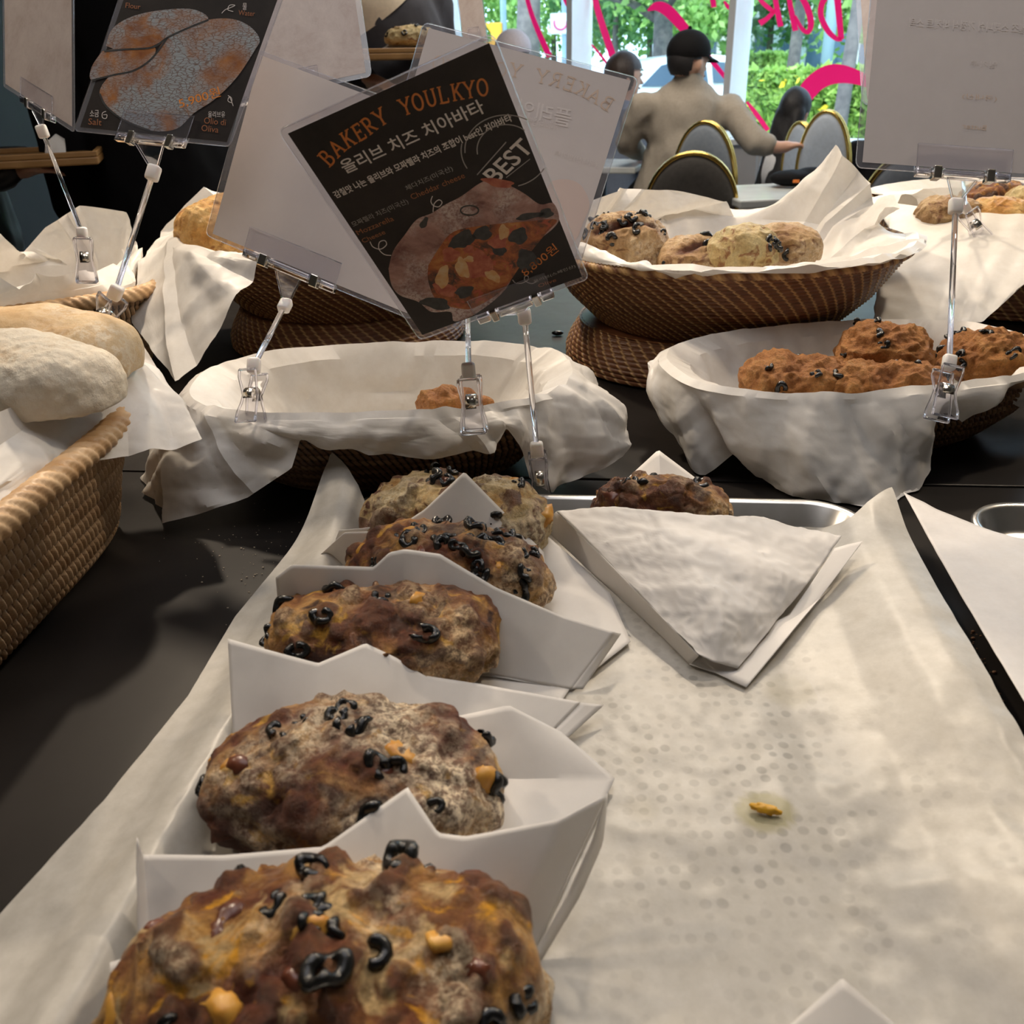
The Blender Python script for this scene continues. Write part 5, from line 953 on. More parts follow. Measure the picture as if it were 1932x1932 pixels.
def stand(card, label, uc, J1px, J2, clip_end, plate=0.47, base_right=(1, 0, 0), hk=.045, wk=.019):
    k = card; J2 = P3(J2); Cb = P3(clip_end); t = thing('card_stand', Cb, label, 'card stand', 'clear acrylic card stands')
    L = plate*k.w; du = plate/2; h = k.h; n = k.n; ev, eu = k.ev, k.eu; cm = k.pt(uc, 1.0)
    v0 = 0.024/1.0
    for off in (0.0016, -0.0026):
        q = [cm+eu*x*L/2+ev*y+n*off for x, y in ((-1, -.021), (1, -.021), (1, .004), (-1, .004))]; MB().prism(q, n*0.0012).build('clip_plate', M['plate'], t); MB().tube(q+q[:1], .0006, 6, False).build('plate_edge', M['acryl2'], t, True)
    b_ = MB(); 
    for x0, x1 in ((-.5, -.34), (-.22, .22), (.34, .5)): b_.box(cm+eu*L*(x0+x1)/2+ev*.0055, (L*(x1-x0), .0085, .0075), (eu, ev, n))
    b_.box(cm+ev*.0048, (L, .003, .0045), (eu, ev, n)); b_.build('clip_bar', M['acryl2'], t, bevel=.0012)
    for x in (-.28, .28):
        MB().box(cm+eu*L*x+ev*.0055, (L*.085, .0125, .0095), (eu, ev, n)).build('spring', M['chrome'], t, bevel=.001)
    J1 = k.at(*J1px, -0.002); dj = (J1-cm); up1 = -dj/np.linalg.norm(dj)
    top = cm+ev*.010; bl = J1+up1*.008
    fr = MB()
    for sx in (-1, 1): fr.tube([top+eu*sx*.014, bl+eu*sx*.005, bl-up1*.004+eu*sx*.002], .0012, 6)
    fr.prism([top+eu*.013+n*.0004, top-eu*.013+n*.0004, bl-eu*.004+n*.0004, bl+eu*.004+n*.0004], -n*.0012); fr.build('bracket', M['acryl2'], t)
    R1 = np.array(RT)
    knuckle(t, J1, J1-J2, R1); knuckle(t, J2, J2-Cb, R1)
    dv = (J1-J2)/np.linalg.norm(J1-J2); MB().tube([J2+dv*.004, J1-dv*.004], .0027, 14).build('rod', M['acryl2'], t, True)
    cu_ = (J2-Cb)/np.linalg.norm(J2-Cb); base_clip(t, J2-cu_*.006, cu_, np.array(base_right, float), hk, wk)
stand(K5, 'clear stand clipped to the tray rim, holding the dark BAKERY YOULKYO card', 0.58, (990, 600), (1013, 848, .785), (1024, 965, .785), hk=.055)
stand(K6, 'clear stand at the front rim of the middle basket, holding the mirrored-print card', 0.50, (882, 575), (884, 700, .775), (897, 828, .765), base_right=(1, -.1, 0), hk=.05, wk=.022)
stand(K4, 'clear stand at the left end of the middle basket, holding the plain pale card', 0.41, (536, 576), (479, 690, .83), (472, 815, .795), base_right=(.8, -.5, -.25), hk=.05, wk=.022)
stand(K7, 'clear stand at the front of the scone basket, holding the large grey card', 0.50, (1805, 388), (1791, 684, .825), (1772, 805, .79), base_right=(1, .05, 0), hk=.05, wk=.024)
stand(K8, 'clear stand on the right pedestal bowl with its clip hanging askew', 0.50, (1812, 270), (1822, 392, 1.37), (1872, 490, 1.36), base_right=(.85, .2, .45), hk=.055, wk=.026)
stand(K2, 'clear stand at the back of the ciabatta basket, holding the 5,900 card', 0.50, (287, 325), (218, 552, .87), (186, 625, .87), base_right=(.9, -.35, .2), hk=.045, wk=.022)
stand(K1, 'clear stand on the back left basket rim with a leaning rod', 0.50, (77, 247), (155, 440, 1.19), (166, 545, 1.18), base_right=(.9, .3, 0), hk=.055, wk=.024)
stand(K3, 'clear stand hidden behind the plain pale card in the left pedestal bowl', 0.50, (545, 205), (560, 400, 1.30), (565, 480, 1.29))
stand(K9, 'clear stand hidden behind the mirrored-print card, holding the edge-on card', 0.50, (900, 140), (905, 380, 1.33), (906, 460, 1.33))
# ---------------------------------------------------------------- people, cafe chairs and tables
def fused(name, solids, voxel, mat, parent=None, sm=6, wr=0.0, seed=1, cut=None, plane=None):
    """one continuous surface grown round tapered limbs: ('c', p0, p1, r0, r1) or ('e', centre, radii, axes)"""
    mb = MB()
    for s_ in solids:
        if s_[0] == 'c':
            p0, p1, r0, r1 = np.array(s_[1], float), np.array(s_[2], float), s_[3], s_[4]; n = 5
            mb.tube([p0+(p1-p0)*t for t in np.linspace(0, 1, n)], [r0+(r1-r0)*t for t in np.linspace(0, 1, n)], 16); mb.ball(p0, r0, 14, 9); mb.ball(p1, r1, 14, 9)
        else: mb.ball(s_[1], s_[2], 20, 14, s_[3] if len(s_) > 3 else None)
    o = mesh(name, mb.v, mb.f, None, None, True, local=True)
    m = o.modifiers.new('r', 'REMESH'); m.mode = 'VOXEL'; m.voxel_size = voxel; m2 = o.modifiers.new('s', 'SMOOTH'); m2.factor = 0.6; m2.iterations = sm
    bpy.context.view_layer.update(); me = bpy.data.meshes.new_from_object(o.evaluated_get(bpy.context.evaluated_depsgraph_get())); bpy.data.objects.remove(o)
    V = np.array([v.co[:] for v in me.vertices]); Fc = [list(p.vertices) for p in me.polygons]; bpy.data.meshes.remove(me)
    if wr:
        nn = np.zeros_like(V); 
        for f in Fc:
            c = np.cross(V[f[1]]-V[f[0]], V[f[2]]-V[f[0]]); nn[f] += c
        nn /= np.linalg.norm(nn, axis=1, keepdims=True)+1e-12; V = V+nn*(crease(V*np.array([1.0, 1.0, 0.55]), 9, seed, 2)*wr)[:, None]
    if cut is not None:
        keep = cut(V); Fc = [f for f in Fc if all(keep[i] for i in f)]
        used = sorted({i for f in Fc for i in f}); mp = {u: i for i, u in enumerate(used)}; V = V[used]; Fc = [[mp[i] for i in f] for f in Fc]
    o = mesh(name, V, Fc, mat, parent, True)
    if plane is not None:
        bm = bmesh.new(); bm.from_mesh(o.data); off = Vector(wloc(o)); bmesh.ops.bisect_plane(bm, geom=bm.verts[:]+bm.edges[:]+bm.faces[:], plane_co=Vector(plane[0].tolist())-off, plane_no=Vector(plane[1].tolist()), clear_inner=True); bm.to_mesh(o.data); bm.free()
    return o
M['skin'] = noisy('skin', (0.58, 0.33, 0.23), (0.64, 0.38, 0.27), 30, 0.5, sub=0.1); M['hair'] = noisy('black_hair', (0.010, 0.009, 0.010), (0.022, 0.018, 0.018), 120, 0.6); M['hairb'] = noisy('dark_brown_hair', (0.022, 0.013, 0.010), (0.045, 0.026, 0.018), 120, 0.55)
def cloth(name, c, rough=0.85): return noisy(name, tuple(v*0.88 for v in c), c, 90, rough, bs=0.2, bd=0.001, spec=0.15)
M['khaki'] = cloth('grey_beige_fabric', (0.37, 0.32, 0.26)); M['blackc'] = cloth('black_fabric', (0.007, 0.0065, 0.007)); M['puffer'] = noisy('black_padded_jacket', (0.010, 0.010, 0.012), (0.016, 0.016, 0.018), 12, 0.35); M['greenc'] = cloth('dark_green_fabric', (0.045, 0.085, 0.075), 0.5); M['whitec'] = cloth('white_fabric', (0.70, 0.68, 0.68)); M['cream'] = cloth('cream_fabric', (0.72, 0.62, 0.48)); M['greyc'] = cloth('dark_grey_fabric', (0.06, 0.06, 0.07)); M['denim'] = cloth('grey_blue_fabric', (0.20, 0.24, 0.32)); M['navy'] = cloth('navy_fabric', (0.02, 0.03, 0.07)); M['hatc'] = cloth('pale_lilac_fabric', (0.62, 0.55, 0.58))
v3 = lambda x, y, z: np.array([x, y, z], float)
def head_parts(c, f, s=1.0):
    """skull, jaw, nose and ears; c centre, f facing direction"""
    f = np.array([f[0], f[1], 0.0]); f /= np.linalg.norm(f); r = np.array([f[1], -f[0], 0]); ax = np.stack([f, r, EZ])
    return [('e', c+EZ*.02*s, (.098*s, .078*s, .105*s), ax), ('e', c+f*.025*s-EZ*.055*s, (.066*s, .056*s, .062*s), ax), ('c', c+f*.098*s-EZ*.005*s, c+f*.112*s-EZ*.03*s, .009*s, .014*s),
            ('e', c+r*.080*s-f*.008*s-EZ*.01*s, (.020*s, .010*s, .032*s), ax), ('e', c-r*.080*s-f*.008*s-EZ*.01*s, (.020*s, .010*s, .032*s), ax)], f, r, ax
def face_bits(parent, c, f, r, s=1.0):
    for q in (-1, 1):
        MB().ball(c+f*.088*s+r*q*.032*s+EZ*.012*s, .011*s, 10, 8).build('eye', M['whitec'], parent, True); MB().ball(c+f*.0965*s+r*q*.032*s+EZ*.012*s, .005*s, 8, 6).build('iris', M['hair'], parent, True)
        MB().tube([c+f*.093*s+r*(q*.032-.016)*s+EZ*.032*s, c+f*.096*s+r*q*.032*s+EZ*.037*s, c+f*.093*s+r*(q*.032+.016)*s+EZ*.032*s], .004*s, 6).build('eyebrow', M['hair'], parent)
    MB().tube([c+f*.088*s-r*.022*s-EZ*.058*s, c+f*.096*s-EZ*.056*s, c+f*.088*s+r*.022*s-EZ*.058*s], .005*s, 6).build('mouth', M['sausage'], parent, True)
def hand_parts(w, d, up, s=1.0, curl=0.5):
    """palm with four curled fingers and a side thumb; w wrist, d direction of the hand, up back of the hand"""
    d = d/np.linalg.norm(d); up = up-d*(up@d); up /= np.linalg.norm(up); x = np.cross(d, up); P_ = [('c', w, w+d*.03*s, .024*s, .030*s), ('e', w+d*.055*s, (.045*s, .040*s, .016*s), np.stack([d, x, up]))]
    for i, (o, l) in enumerate(((-.030, .030), (-.010, .034), (.010, .032), (.029, .025))):
        a = w+d*.088*s+x*o*s; b = a+(d*math.cos(curl)-up*math.sin(curl))*l*s; c = b+(d*math.cos(curl*2.3)-up*math.sin(curl*2.3))*l*.8*s; P_ += [('c', a, b, .0095*s, .009*s), ('c', b, c, .009*s, .0075*s)]
    a = w+d*.035*s-x*.030*s; b = a+(d*.6-x*.7-up*.3)*.035*s; P_ += [('c', a, b, .012*s, .010*s), ('c', b, b+(d*.8-up*.6)*.025*s, .010*s, .008*s)]
    return P_
# --- man in the black cap, seated with his back to us, right arm out to a chair
def man():
    Y0 = 4.6; H = Yp(1299, 118, Y0); f = v3(0.82, 0.57, 0); hp, f, r, ax = head_parts(H, f)
    sl, sr = Yp(1212, 196, Y0), Yp(1376, 200, Y0); nk = Yp(1296, 168, Y0); ch = Yp(1290, 235, Y0+.02); hip = v3(nk[0]-.06, Y0+.03, -.22)
    el_l = Yp(1180, 268, Y0+.05); wr_l = Yp(1212, 292, Y0+.28); el_r = Yp(1424, 268, Y0-.18); wr_r = Yp(1470, 279, Y0-.20)
    Fh = Yp(1515, 270, Y0-.20)-wr_r
    legs = []
    for q in (-1, 1):
        kn = hip+v3(.14*q+.10, .42, .0); legs += [('c', hip+v3(.10*q, .05, -.01), kn, .095, .062), ('c', kn, v3(kn[0], kn[1]-.02, FLOOR+.09), .055, .040), ('c', v3(kn[0], kn[1]-.03, FLOOR+.045), v3(kn[0]+.03, kn[1]+.17, FLOOR+.035), .042, .034)]
    arms = [('c', sl, el_l, .042, .040), ('c', el_l, wr_l, .040, .028), ('c', sr, el_r, .042, .040), ('c', el_r, wr_r, .042, .028)]
    tr_ = [('e', ch, (.165, .115, .20)), ('c', ch-EZ*.15, hip, .14, .15), ('c', nk, H-EZ*.03, .056, .054), ('c', sl, sr, .040, .040)]
    b = fused('person', hp+tr_+arms+legs+hand_parts(wr_r, Fh, EZ, 1.0, .7)+hand_parts(wr_l, v3(.2, 1, -.1), EZ, 1.0, .3), .012, M['skin'])
    tag(b, 'person in grey-beige jacket and black cap, seated back to us, arm out to a chair', 'person'); face_bits(b, H, f, r)
    cuff = el_r+(wr_r-el_r)*.50
    fused('jacket', [('e', ch+EZ*.0, (.190, .135, .205)), ('c', ch-EZ*.12, hip+EZ*.02, .170, .18), ('c', sl+v3(.02, 0, -.012), sr-v3(.02, 0, .012), .058, .058), ('c', nk-EZ*.03, nk+EZ*.045, .074, .066), ('c', sl-v3(0, 0, .01), el_l, .064, .056), ('c', el_l, el_l+(wr_l-el_l)*.8, .054, .044), ('c', sr-v3(0, 0, .01), el_r, .066, .058), ('c', el_r, cuff, .056, .048)], .014, M['khaki'], b, 5, .020, 3)
    fused('trousers', [(l[0], l[1], l[2], l[3]+.016, l[4]+.018) for i, l in enumerate(legs) if i % 3 < 2]+[('e', hip+v3(0, .02, -.02), (.19, .15, .13))], .016, M['blackc'], b)
    for i, l in enumerate(legs):
        if i % 3 == 2: fused('shoe', [('c', l[1], l[2], .050, .042)], .012, M['blackc'], b)
    hair = fused('hair', [('e', H+EZ*.018-f*.010, (.104, .085, .104), ax)], .010, M['hair'], b, 3, cut=lambda V: ((V-H)@f < .0)&((V-H)@EZ > -.055)&~(((V-H)@EZ < .01)&((V-H)@f > -.045)))
    cap = fused('cap', [('e', H+EZ*.046-f*.003, (.112, .093, .092), ax)], .010, M['blackc'], b, 3, cut=lambda V: (V-H)@EZ > .018+.0*(V[:, 0]))
    G = []
    for a in np.linspace(-1.15, 1.15, 15):
        row = []
        for k in np.linspace(0, 1, 6): d = f*math.cos(a)*(.100+.085*k*max(0, math.cos(a*1.1)))+r*math.sin(a)*(.088+.012*k); row.append(H+EZ*(.030-.030*k*math.cos(a)-.008*math.sin(a)**2)+d)
        G.append(row)
    vz = mesh('visor', np.array(G).reshape(-1, 3), gridf(15, 6), M['blackc'], cap, True); s_ = vz.modifiers.new('t', 'SOLIDIFY'); s_.thickness = .005
    MB().ball(H+EZ*.140-f*.003, .010, 10, 6).build('cap_button', M['blackc'], cap, True)
man()
def seated(label, H, f, s, top, top_m, leg_m, hair, knees, hairfn=None, arms=True, shoe=M['blackc'], cap=None, rad=1.0):
    hp, f, r, ax = head_parts(H, f, s); nk = H-EZ*.15*s; ch = nk-EZ*.19*s-f*.02*s; hip = v3(ch[0], ch[1], H[2]-.80*s)-f*.02*s; sl, sr = nk-r*.17*s*rad-EZ*.055*s, nk+r*.17*s*rad-EZ*.055*s
    kf = np.array(knees, float); kf /= np.linalg.norm(kf); kr = np.array([kf[1], -kf[0], 0]); legs = []
    for q in (-1, 1):
        kn = hip+kf*.40*s+kr*q*.09*s; fz = max(FLOOR+.05, kn[2]-.46*s); legs += [('c', hip+kr*q*.08*s, kn, .078*s, .055*s), ('c', kn, v3(kn[0], kn[1], fz+.05), .048*s, .036*s), ('c', v3(kn[0], kn[1], fz), v3(kn[0], kn[1], fz)+kf*.15*s, .038*s, .030*s)]
    ar = []
    for sh, q in ((sl, -1), (sr, 1)):
        el = sh-EZ*.25*s+f*.06*s+r*q*.03*s; wr = el+f*.19*s+EZ*.02*s-r*q*.04*s; ar.append((sh, el, wr))
    limbs = [x for sh, el, wr in ar for x in (('c', sh, el, .042*s, .036*s), ('c', el, wr, .035*s, .024*s))]
    b = fused('person', hp+[('e', ch, (.145*s*rad, .10*s, .18*s)), ('c', ch-EZ*.12*s, hip, .12*s, .13*s), ('c', nk, H-EZ*.03*s, .046*s, .044*s), ('c', sl, sr, .045*s, .045*s)]+limbs+legs+[x for sh, el, wr in ar for x in hand_parts(wr, f, EZ, s, .4)], .012, M['skin']); tag(b, label, 'person'); face_bits(b, H, f, r, s)
    fused(top, [('e', ch+EZ*.01*s, (.175*s*rad, .125*s, .195*s)), ('c', ch-EZ*.10*s, hip+EZ*.03*s, .150*s, .158*s), ('c', sl+r*.02*s, sr-r*.02*s, .058*s, .058*s), ('c', nk-EZ*.03*s, nk+EZ*.01*s, .066*s, .054*s)]+[x for sh, el, wr in ar for x in (('c', sh, el, .062*s, .052*s), ('c', el, el+(wr-el)*.75, .050*s, .042*s))], .014, top_m, b, 5, .012, 5)
    fused('trousers', [(l[0], l[1], l[2], l[3]+.016*s, l[4]+.022*s) for i, l in enumerate(legs) if i % 3 < 2]+[('e', hip, (.165*s, .14*s, .11*s))], .015, leg_m, b, 5, .012, 8)
    for i, l in enumerate(legs):
        if i % 3 == 2: fused('shoe', [('c', l[1], l[2], l[3]+.007, l[4]+.007)], .012, shoe, b)
    if hairfn == 'long':
        solids = [('e', H+EZ*.03*s-f*.008*s, (.106*s, .088*s, .108*s), ax)]+[('c', H-f*.050*s+r*q*.045*s+EZ*.0*s, H-f*.17*s+r*q*.095*s-EZ*.40*s, .048*s, .020*s) for q in (-1, -.3, .3, 1)]
        fused('hair', solids, .010, hair, b, 3, .010, 9, cut=lambda V: ((V-H)@f < .045*s)|((V-H)@EZ > .055*s))
    else: fused('hair', [('e', H+EZ*.024*s-f*.006*s, (.110*s, .092*s, .112*s), ax)], .010, hair, b, 3, .006, 9, cut=lambda V: ((V-H)@EZ > .035*s)|(((V-H)@f < .03*s)&((V-H)@EZ > -.085*s)))
    if cap: c_ = fused('hat', [('e', H+EZ*.045*s, (.118*s, .104*s, .098*s), ax)], .010, cap, b, 3, cut=lambda V: (V-H)@EZ > .02*s)
    return b
seated('person with dark brown hair in profile, half hidden behind the mirrored-print card', Yp(1177, 146, 5.5), v3(.9, .25, 0), 1.0, 'sweater', M['denim'], M['blackc'], M['hairb'], (.9, .3, 0))
seated('long-haired girl in a white top and dark green trousers, seated by the window', Yp(1500, 212, 4.95), v3(.75, .66, 0), .88, 'blouse', M['whitec'], M['greenc'], M['hair'], (-.88, -.30, 0), 'long')
seated('person in a black coat at a cafe table, mostly hidden behind the large grey card', Yp(1690, 200, 4.8), v3(-.3, .95, 0), 1.0, 'coat', M['blackc'], M['blackc'], M['hair'], (-.3, .95, 0), 'long', rad=1.15)
seated('person in a pale lilac cap whose crown shows above the cards before the window', Yp(968, 108, 5.6), v3(.2, .98, 0), 1.0, 'shirt', M['greyc'], M['blackc'], M['hairb'], (.2, .98, 0), cap=M['hatc'])
# --- standing people
def standing(label, x, y, h, f, top, top_m, leg_m, armpose, extra=None, hair=M['hair'], coat=False):
    s = h/1.72; f = np.array(f, float); f /= np.linalg.norm(f); r = np.array([f[1], -f[0], 0]); g = v3(x, y, FLOOR); H = g+EZ*(h-.125*s); hp, f, r, ax = head_parts(H, f, s)
    nk = H-EZ*.15*s; ch = nk-EZ*.20*s; hip = g+EZ*.92*s; sl, sr = nk-r*.18*s-EZ*.06*s, nk+r*.18*s-EZ*.06*s; legs = []
    for q in (-1, 1):
        a = hip+r*q*.09*s; kn = g+r*q*.10*s+EZ*.49*s; an = g+r*q*.10*s+EZ*.09*s; legs += [('c', a, kn, .088*s, .058*s), ('c', kn, an, .054*s, .038*s), ('c', an-EZ*.045*s, an-EZ*.05*s+f*.15*s, .040*s, .032*s)]
    ar = []
    for sh, q in ((sl, -1), (sr, 1)):
        if armpose == 'carry': el = sh-EZ*.27*s+r*q*.05*s-f*.02*s; wr = el+f*.24*s+EZ*.03*s-r*q*.05*s
        else: el = sh-EZ*.29*s+r*q*.06*s; wr = el-EZ*.25*s+f*.05*s
        ar.append((sh, el, wr))
    b = fused('person', hp+[('e', ch, (.155*s, .11*s, .20*s)), ('c', ch-EZ*.12*s, hip, .125*s, .14*s), ('c', nk, H-EZ*.03*s, .050*s, .048*s), ('c', sl, sr, .050*s, .050*s)]+legs+[x for sh, el, wr in ar for x in (('c', sh, el, .046*s, .040*s), ('c', el, wr, .038*s, .026*s))]+[x for sh, el, wr in ar for x in hand_parts(wr, f if armpose == 'carry' else -EZ, -EZ if armpose == 'carry' else f, s, -.25 if armpose == 'carry' else .3)], .014, M['skin']); tag(b, label, 'person'); face_bits(b, H, f, r, s)
    low = [('c', hip+EZ*.05, g+EZ*.35*s, .19*s, .25*s)] if coat else []
    fused(top, [('e', ch+EZ*.01*s, (.195*s, .14*s, .21*s)), ('c', ch-EZ*.10*s, hip+EZ*.02*s, .165*s, .178*s), ('c', sl+r*.02*s, sr-r*.02*s, .066*s, .066*s), ('c', nk-EZ*.03*s, nk+EZ*.01*s, .072*s, .060*s)]+low+[x for sh, el, wr in ar for x in (('c', sh, el, .070*s, .060*s), ('c', el, el+(wr-el)*.97, .058*s, .046*s))], .016, top_m, b, 5, .016, 6)
    fused('trousers', [(l[0], l[1], l[2], l[3]+.016*s, l[4]+.020*s) for i, l in enumerate(legs) if i % 3 < 2]+[('e', hip, (.17*s, .13*s, .10*s))], .016, leg_m, b, 5, .010, 7)
    for i, l in enumerate(legs):
        if i % 3 == 2: fused('shoe', [('c', l[1], l[2], l[3]+.008, l[4]+.008)], .014, M['blackc'], b)
    fused('hair', [('e', H+EZ*.024*s-f*.006*s, (.110*s, .092*s, .112*s), ax)], .012, hair, b, 3, cut=lambda V: ((V-H)@EZ > .035*s)|(((V-H)@f < .03*s)&((V-H)@EZ > -.085*s)))
    return b, H, ch, hip, sl, sr, ar, f, r, s
def serving_board(label, c, f, w, d):
    t = thing('serving_board', c, label, 'tray'); r = np.array([f[1], -f[0], 0]); MB().box(c+EZ*.009, (w, d, .018), (r, f, EZ)).build('board', M['wood'], t, bevel=.004)
    e = MB()
    for q in (-1, 1): e.box(c+r*q*(w/2-.006)+EZ*.024, (.012, d, .012), (r, f, EZ)); e.box(c+f*q*(d/2-.006)+EZ*.024, (w-.024, .012, .012), (r, f, EZ))
    e.build('raised_edge', M['wood'], t, bevel=.002); return t
M['wood'] = noisy('honey_wood', (0.34, 0.17, 0.05), (0.46, 0.25, 0.09), 14, 0.45)
# person with a tray left of centre
q = Yp(738, 60, 3.35)
b, H, ch, hip, sl, sr, ar, f, r, s = standing('person in a cream top and dark grey jacket carrying a wooden board of bread', q[0]-.02, 3.35, 1.74, (0.55, -0.83, 0), 'jacket', M['greyc'], M['blackc'], 'carry')
fused('cream_top', [('e', ch+EZ*.02, (.202, .147, .215)), ('c', ch-EZ*.10, ch-EZ*.22, .174, .176), ('c', sl+r*.02, sr-r*.02, .071, .071)]+[('c', ar[1][0], ar[1][1], .074, .066)], .016, M['cream'], b, 5, .012, 12, plane=(ch+EZ*.12, EZ+r*.7))
tc = (ar[0][2]+ar[1][2])/2+f*.14; pz = Yp(745, 98, tc[1])[2]; tc = v3(Yp(745, 98, tc[1])[0], tc[1], pz-.022)
serving_board('wooden serving board with wrapped olive bread carried at the top, left of the window', tc, f, .36, .26)
bread('small olive bread in white paper on the carried wooden board', v3(Yp(775, 86, tc[1])[0], tc[1], tc[2]+.058), .2, (.075, .05, .032), M['bp'], 61, 'olive_bread', olives=10)
G = loft('', [[tuple(tc+v3(-.12, .06, .024)), tuple(tc+v3(-.02, .10, .085)), tuple(tc+v3(.12, .10, .075))], [tuple(tc+v3(-.13, .0, .022)), tuple(tc+v3(.0, .02, .022)), tuple(tc+v3(.13, .02, .022))], [tuple(tc+v3(-.10, -.08, .022)), tuple(tc+v3(.10, -.08, .022))]] if False else [[(722, 94, tc[1]+.02), (744, 70, tc[1]+.06), (770, 64, tc[1]+.07), (800, 68, tc[1]+.07)], [(708, 93, tc[1]-.03), (730, 95, tc[1]-.03), (800, 96, tc[1]-.03)]], None, 30, 8, amp=.002)
sheet('paper_wrapper', [G], M['wrap'], 'white paper round the bread on the carried wooden board', 'paper wrapper')
# people in black at the left
standing('person in a long black coat standing behind the back left basket', Yp(300, 300, 2.55)[0], 2.60, 1.80, (0.3, -0.95, 0), 'coat', M['blackc'], M['blackc'], 'down', coat=True)
b2 = standing('person in a glossy black padded jacket at the left edge, mostly out of frame', Yp(-150, 300, 2.35)[0], 2.40, 1.50, (0.95, 0.3, 0), 'padded_jacket', M['puffer'], M['navy'], 'carry')
tc2 = (b2[6][0][2]+b2[6][1][2])/2+b2[7]*.10; tc2 = Yp(70, 300, 2.36); serving_board('wooden serving board with paper held by the person at the left edge', tc2-EZ*.01, b2[7], .26, .30)
G = loft('', [[(86, 270, 2.30), (105, 252, 2.34), (122, 262, 2.36)], [(84, 296, 2.30), (108, 298, 2.30), (126, 300, 2.30)]], None, 16, 6, amp=.002); sheet('paper_wrapper', [G], M['wrap'], 'white paper peak on the wooden board at the left edge', 'paper wrapper')
# --- chairs
M['velvet'] = noisy('grey_blue_velvet', (0.20, 0.23, 0.27), (0.25, 0.28, 0.32), 60, 0.75, sheen=0.4); M['velvet_shaded'] = noisy('shaded_grey_velvet', (0.075, 0.066, 0.058), (0.10, 0.088, 0.076), 60, 0.75, sheen=0.3); M['velvet_lit'] = noisy('window_lit_velvet', (0.40, 0.45, 0.52), (0.46, 0.52, 0.60), 60, 0.75, sheen=0.4); M['gold'] = noisy('polished_gold', (0.75, 0.48, 0.10), (0.85, 0.58, 0.18), 40, 0.18, 1.0)  # darker and paler copies paint shade and window light into one grey velvet
def chair(label, top, yaw, mat, rx=.20, rz=.25, group='round-backed velvet chairs with gold rims'):
    """top: highest point of the back; yaw: direction the seat faces"""
    f = v3(math.cos(yaw), math.sin(yaw), 0); r = v3(f[1], -f[0], 0); base = v3(top[0], top[1], FLOOR); t = thing('velvet_chair', base, label, 'chair', group)
    c = top-EZ*rz; lean = (EZ-f*.12); lean /= np.linalg.norm(lean); a = np.linspace(0, 2*math.pi, 40, endpoint=False); V = []; prof = [(0, .030), (.6, .030), (.9, .026), (1.0, .014), (1.0, -.014), (.9, -.026), (.6, -.030), (0, -.030)]
    for k, o in prof: V += [c+r*rx*k*math.cos(x)+lean*rz*k*math.sin(x)+f*o for x in a]
    V = np.array(V).reshape(len(prof), 40, 3); mesh('backrest', V.reshape(-1, 3), gridf(len(prof), 40, False, True), mat, t, True)
    for o in (-.012, .012):
        MB().tube([c+r*(rx+.006)*math.cos(x)+lean*(rz+.006)*math.sin(x)+f*o for x in np.r_[a, a[:1]]], .0085, 10, False).build('gold_rim', M['gold'], t, True)
    sc_ = base+f*.24+EZ*.43; MB().tube([sc_-EZ*.02, sc_, sc_+EZ*.05, sc_+EZ*.065], [.20, .225, .225, .19], 36).build('seat', mat, t, True)
    MB().tube([sc_-EZ*.03, sc_-EZ*.012], .228, 36).build('seat_ring', M['gold'], t, True)
    for qx, qy in ((-1, -1), (1, -1), (-1, 1), (1, 1)): p = sc_-EZ*.03+r*qx*.14+f*qy*.14; MB().tube([p, v3(p[0], p[1], FLOOR)+r*qx*.05+f*qy*.05], [.013, .009], 10).build('leg', M['gold'], t, True)
    for q in (-1, 1): MB().tube([sc_+r*q*.15-f*.17-EZ*.02, c+r*q*.13-lean*rz*.7], .010, 8).build('back_post', M['gold'], t, True)
    return t
chair('grey velvet chair back, shade painted in, with a gold rim, nearest behind the centre bowl', Yp(1309, 290, 3.55), math.radians(78), M['velvet_shaded'], .165, .20)
chair('grey velvet chair back with a gold rim directly behind the man in the cap', Yp(1336, 231, 4.15), math.radians(60), M['velvet'], .135, .26)
chair('grey velvet chair back painted window-lit, whose gold rim the outstretched hand grips', Yp(1566, 211, 4.35), math.radians(55), M['velvet_lit'], .112, .26)
chair('grey velvet chair painted window-lit, just left of the gripped chair, mostly hidden', Yp(1518, 232, 4.75), math.radians(40), M['velvet_lit'], .085, .25)
chair('grey velvet chair with a gold rim seen below the large grey card', Yp(1722, 290, 3.3), math.radians(70), M['velvet'], .15, .24)
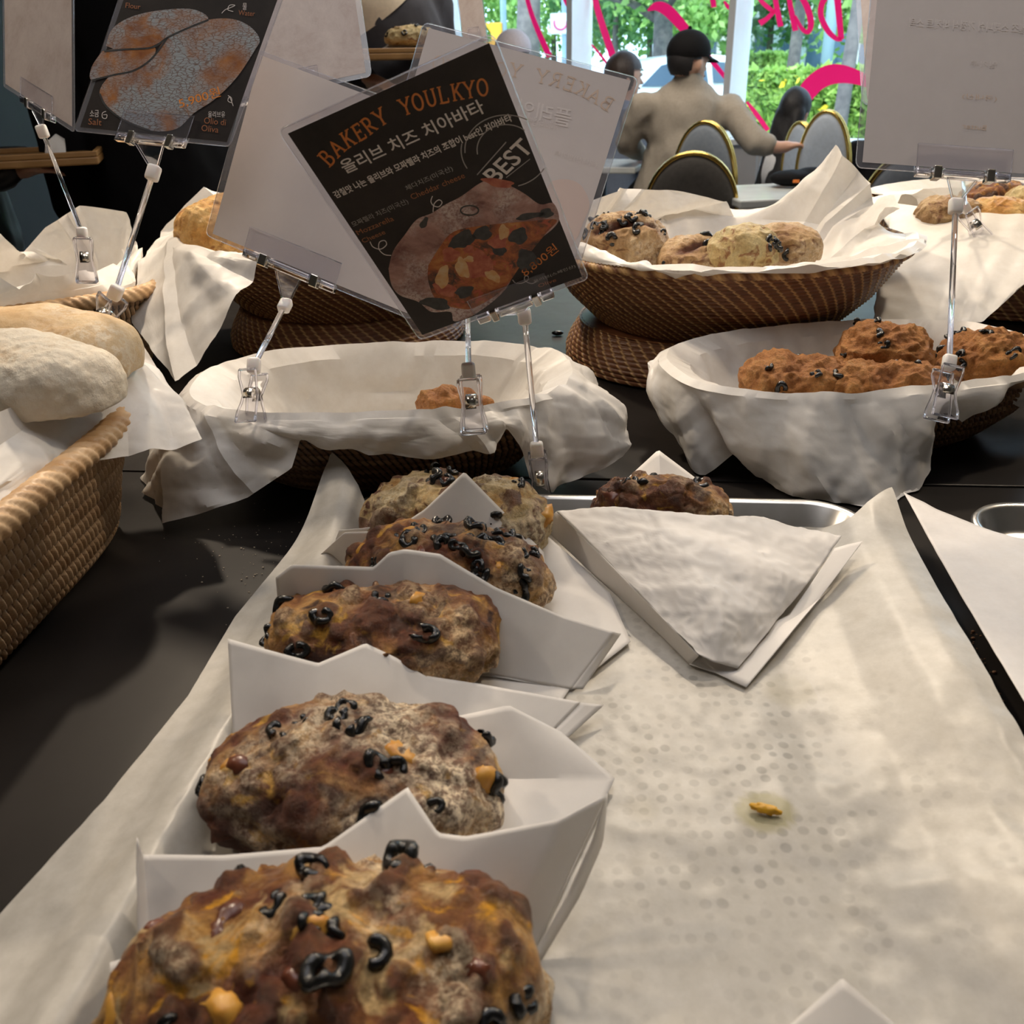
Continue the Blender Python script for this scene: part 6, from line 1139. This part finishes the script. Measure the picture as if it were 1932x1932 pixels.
# --- tables
M['marble'] = noisy('white_marble', (0.58, 0.60, 0.58), (0.74, 0.75, 0.72), 7, 0.18); M['legm'] = plain('black_table_leg', (0.02, 0.02, 0.02), 0.5)
def cafe_table(label, c, w, d, yaw):
    ex, ey = frame(yaw); t = thing('cafe_table', v3(c[0], c[1], FLOOR), label, 'table', 'marble-topped cafe tables'); c = np.array(c, float); MB().box(c-EZ*.015, (w, d, .03), (ex, ey, EZ)).build('table_top', M['marble'], t, bevel=.006)
    MB().tube([v3(c[0], c[1], FLOOR+.02), c-EZ*.03], .035, 16).build('pedestal', M['legm'], t, True); MB().tube([v3(c[0], c[1], FLOOR), v3(c[0], c[1], FLOOR+.02)], .24, 32).build('foot', M['legm'], t, True); return t
tc = Zp(1500, 358, -.07); cafe_table('white marble cafe table with a black bag behind the centre bowl', tc, .62, .44, math.radians(8))
tc3 = Zp(1170, 306, -.07); cafe_table('small white cafe table at the left side of the man in the cap', tc3+v3(-.10, 0, 0), .45, .42, math.radians(-20))
bc = Zp(1500, 352, -.07); bg_ = fused('black_bag', [('e', bc+v3(-.02, .0, .033), (.09, .07, .03)), ('e', bc+v3(.07, .02, .036), (.08, .06, .034))], .01, M['blackc'], None, 4, .008, 3); tag(bg_, 'black cloth bag with an orange tag lying on the marble cafe table', 'bag')
MB().box(Yp(1502, 342, bc[1]-.075), (.026, .004, .012)).build('orange_tag', plain('orange_tag', (0.85, 0.22, 0.03), 0.5), bg_, bevel=.002)
# ---------------------------------------------------------------- crumbs on the table
def crumbs(label, n, seed, poly_px, mat, r0=.0005, r1=.0012):
    rs = np.random.default_rng(seed); mb = MB(); (x0, y0), (x1, y1), wpx = poly_px
    for i in range(n):
        t = rs.random(); px, py = x0+(x1-x0)*t+rs.normal()*wpx, y0+(y1-y0)*t+rs.normal()*wpx*.6; c = Zp(px, py, .0004); mb.ball(c, (r0+(r1-r0)*rs.random()**3)*np.array([1.3, .9, .7]), 6, 4)
    o = mb.build('crumbs', mat, None, True); tag(o, label, 'crumbs', None, 'stuff')
M['crumb'] = plain('pale_crumb', (0.55, 0.45, 0.33), 0.8); M['crumbd'] = plain('dark_crumb', (0.20, 0.10, 0.05), 0.8)
crumbs('fine pale crumbs on the dark table left of the middle tray', 150, 3, ((440, 985), (560, 1180), 55), M['crumb'], .0003, .0009)
crumbs('dark crumbs in the gap between the two trays', 40, 4, ((1830, 1190), (1885, 1350), 9), M['crumbd'], .0005, .0016)
c = Zp(1052, 628, .004); o = MB().ball(c, (.010, .006, .004), 10, 8).build('olive_bit', M['olive'], None, True); tag(o, 'black olive bit on the table left of the centre pedestal bowl', 'crumb')
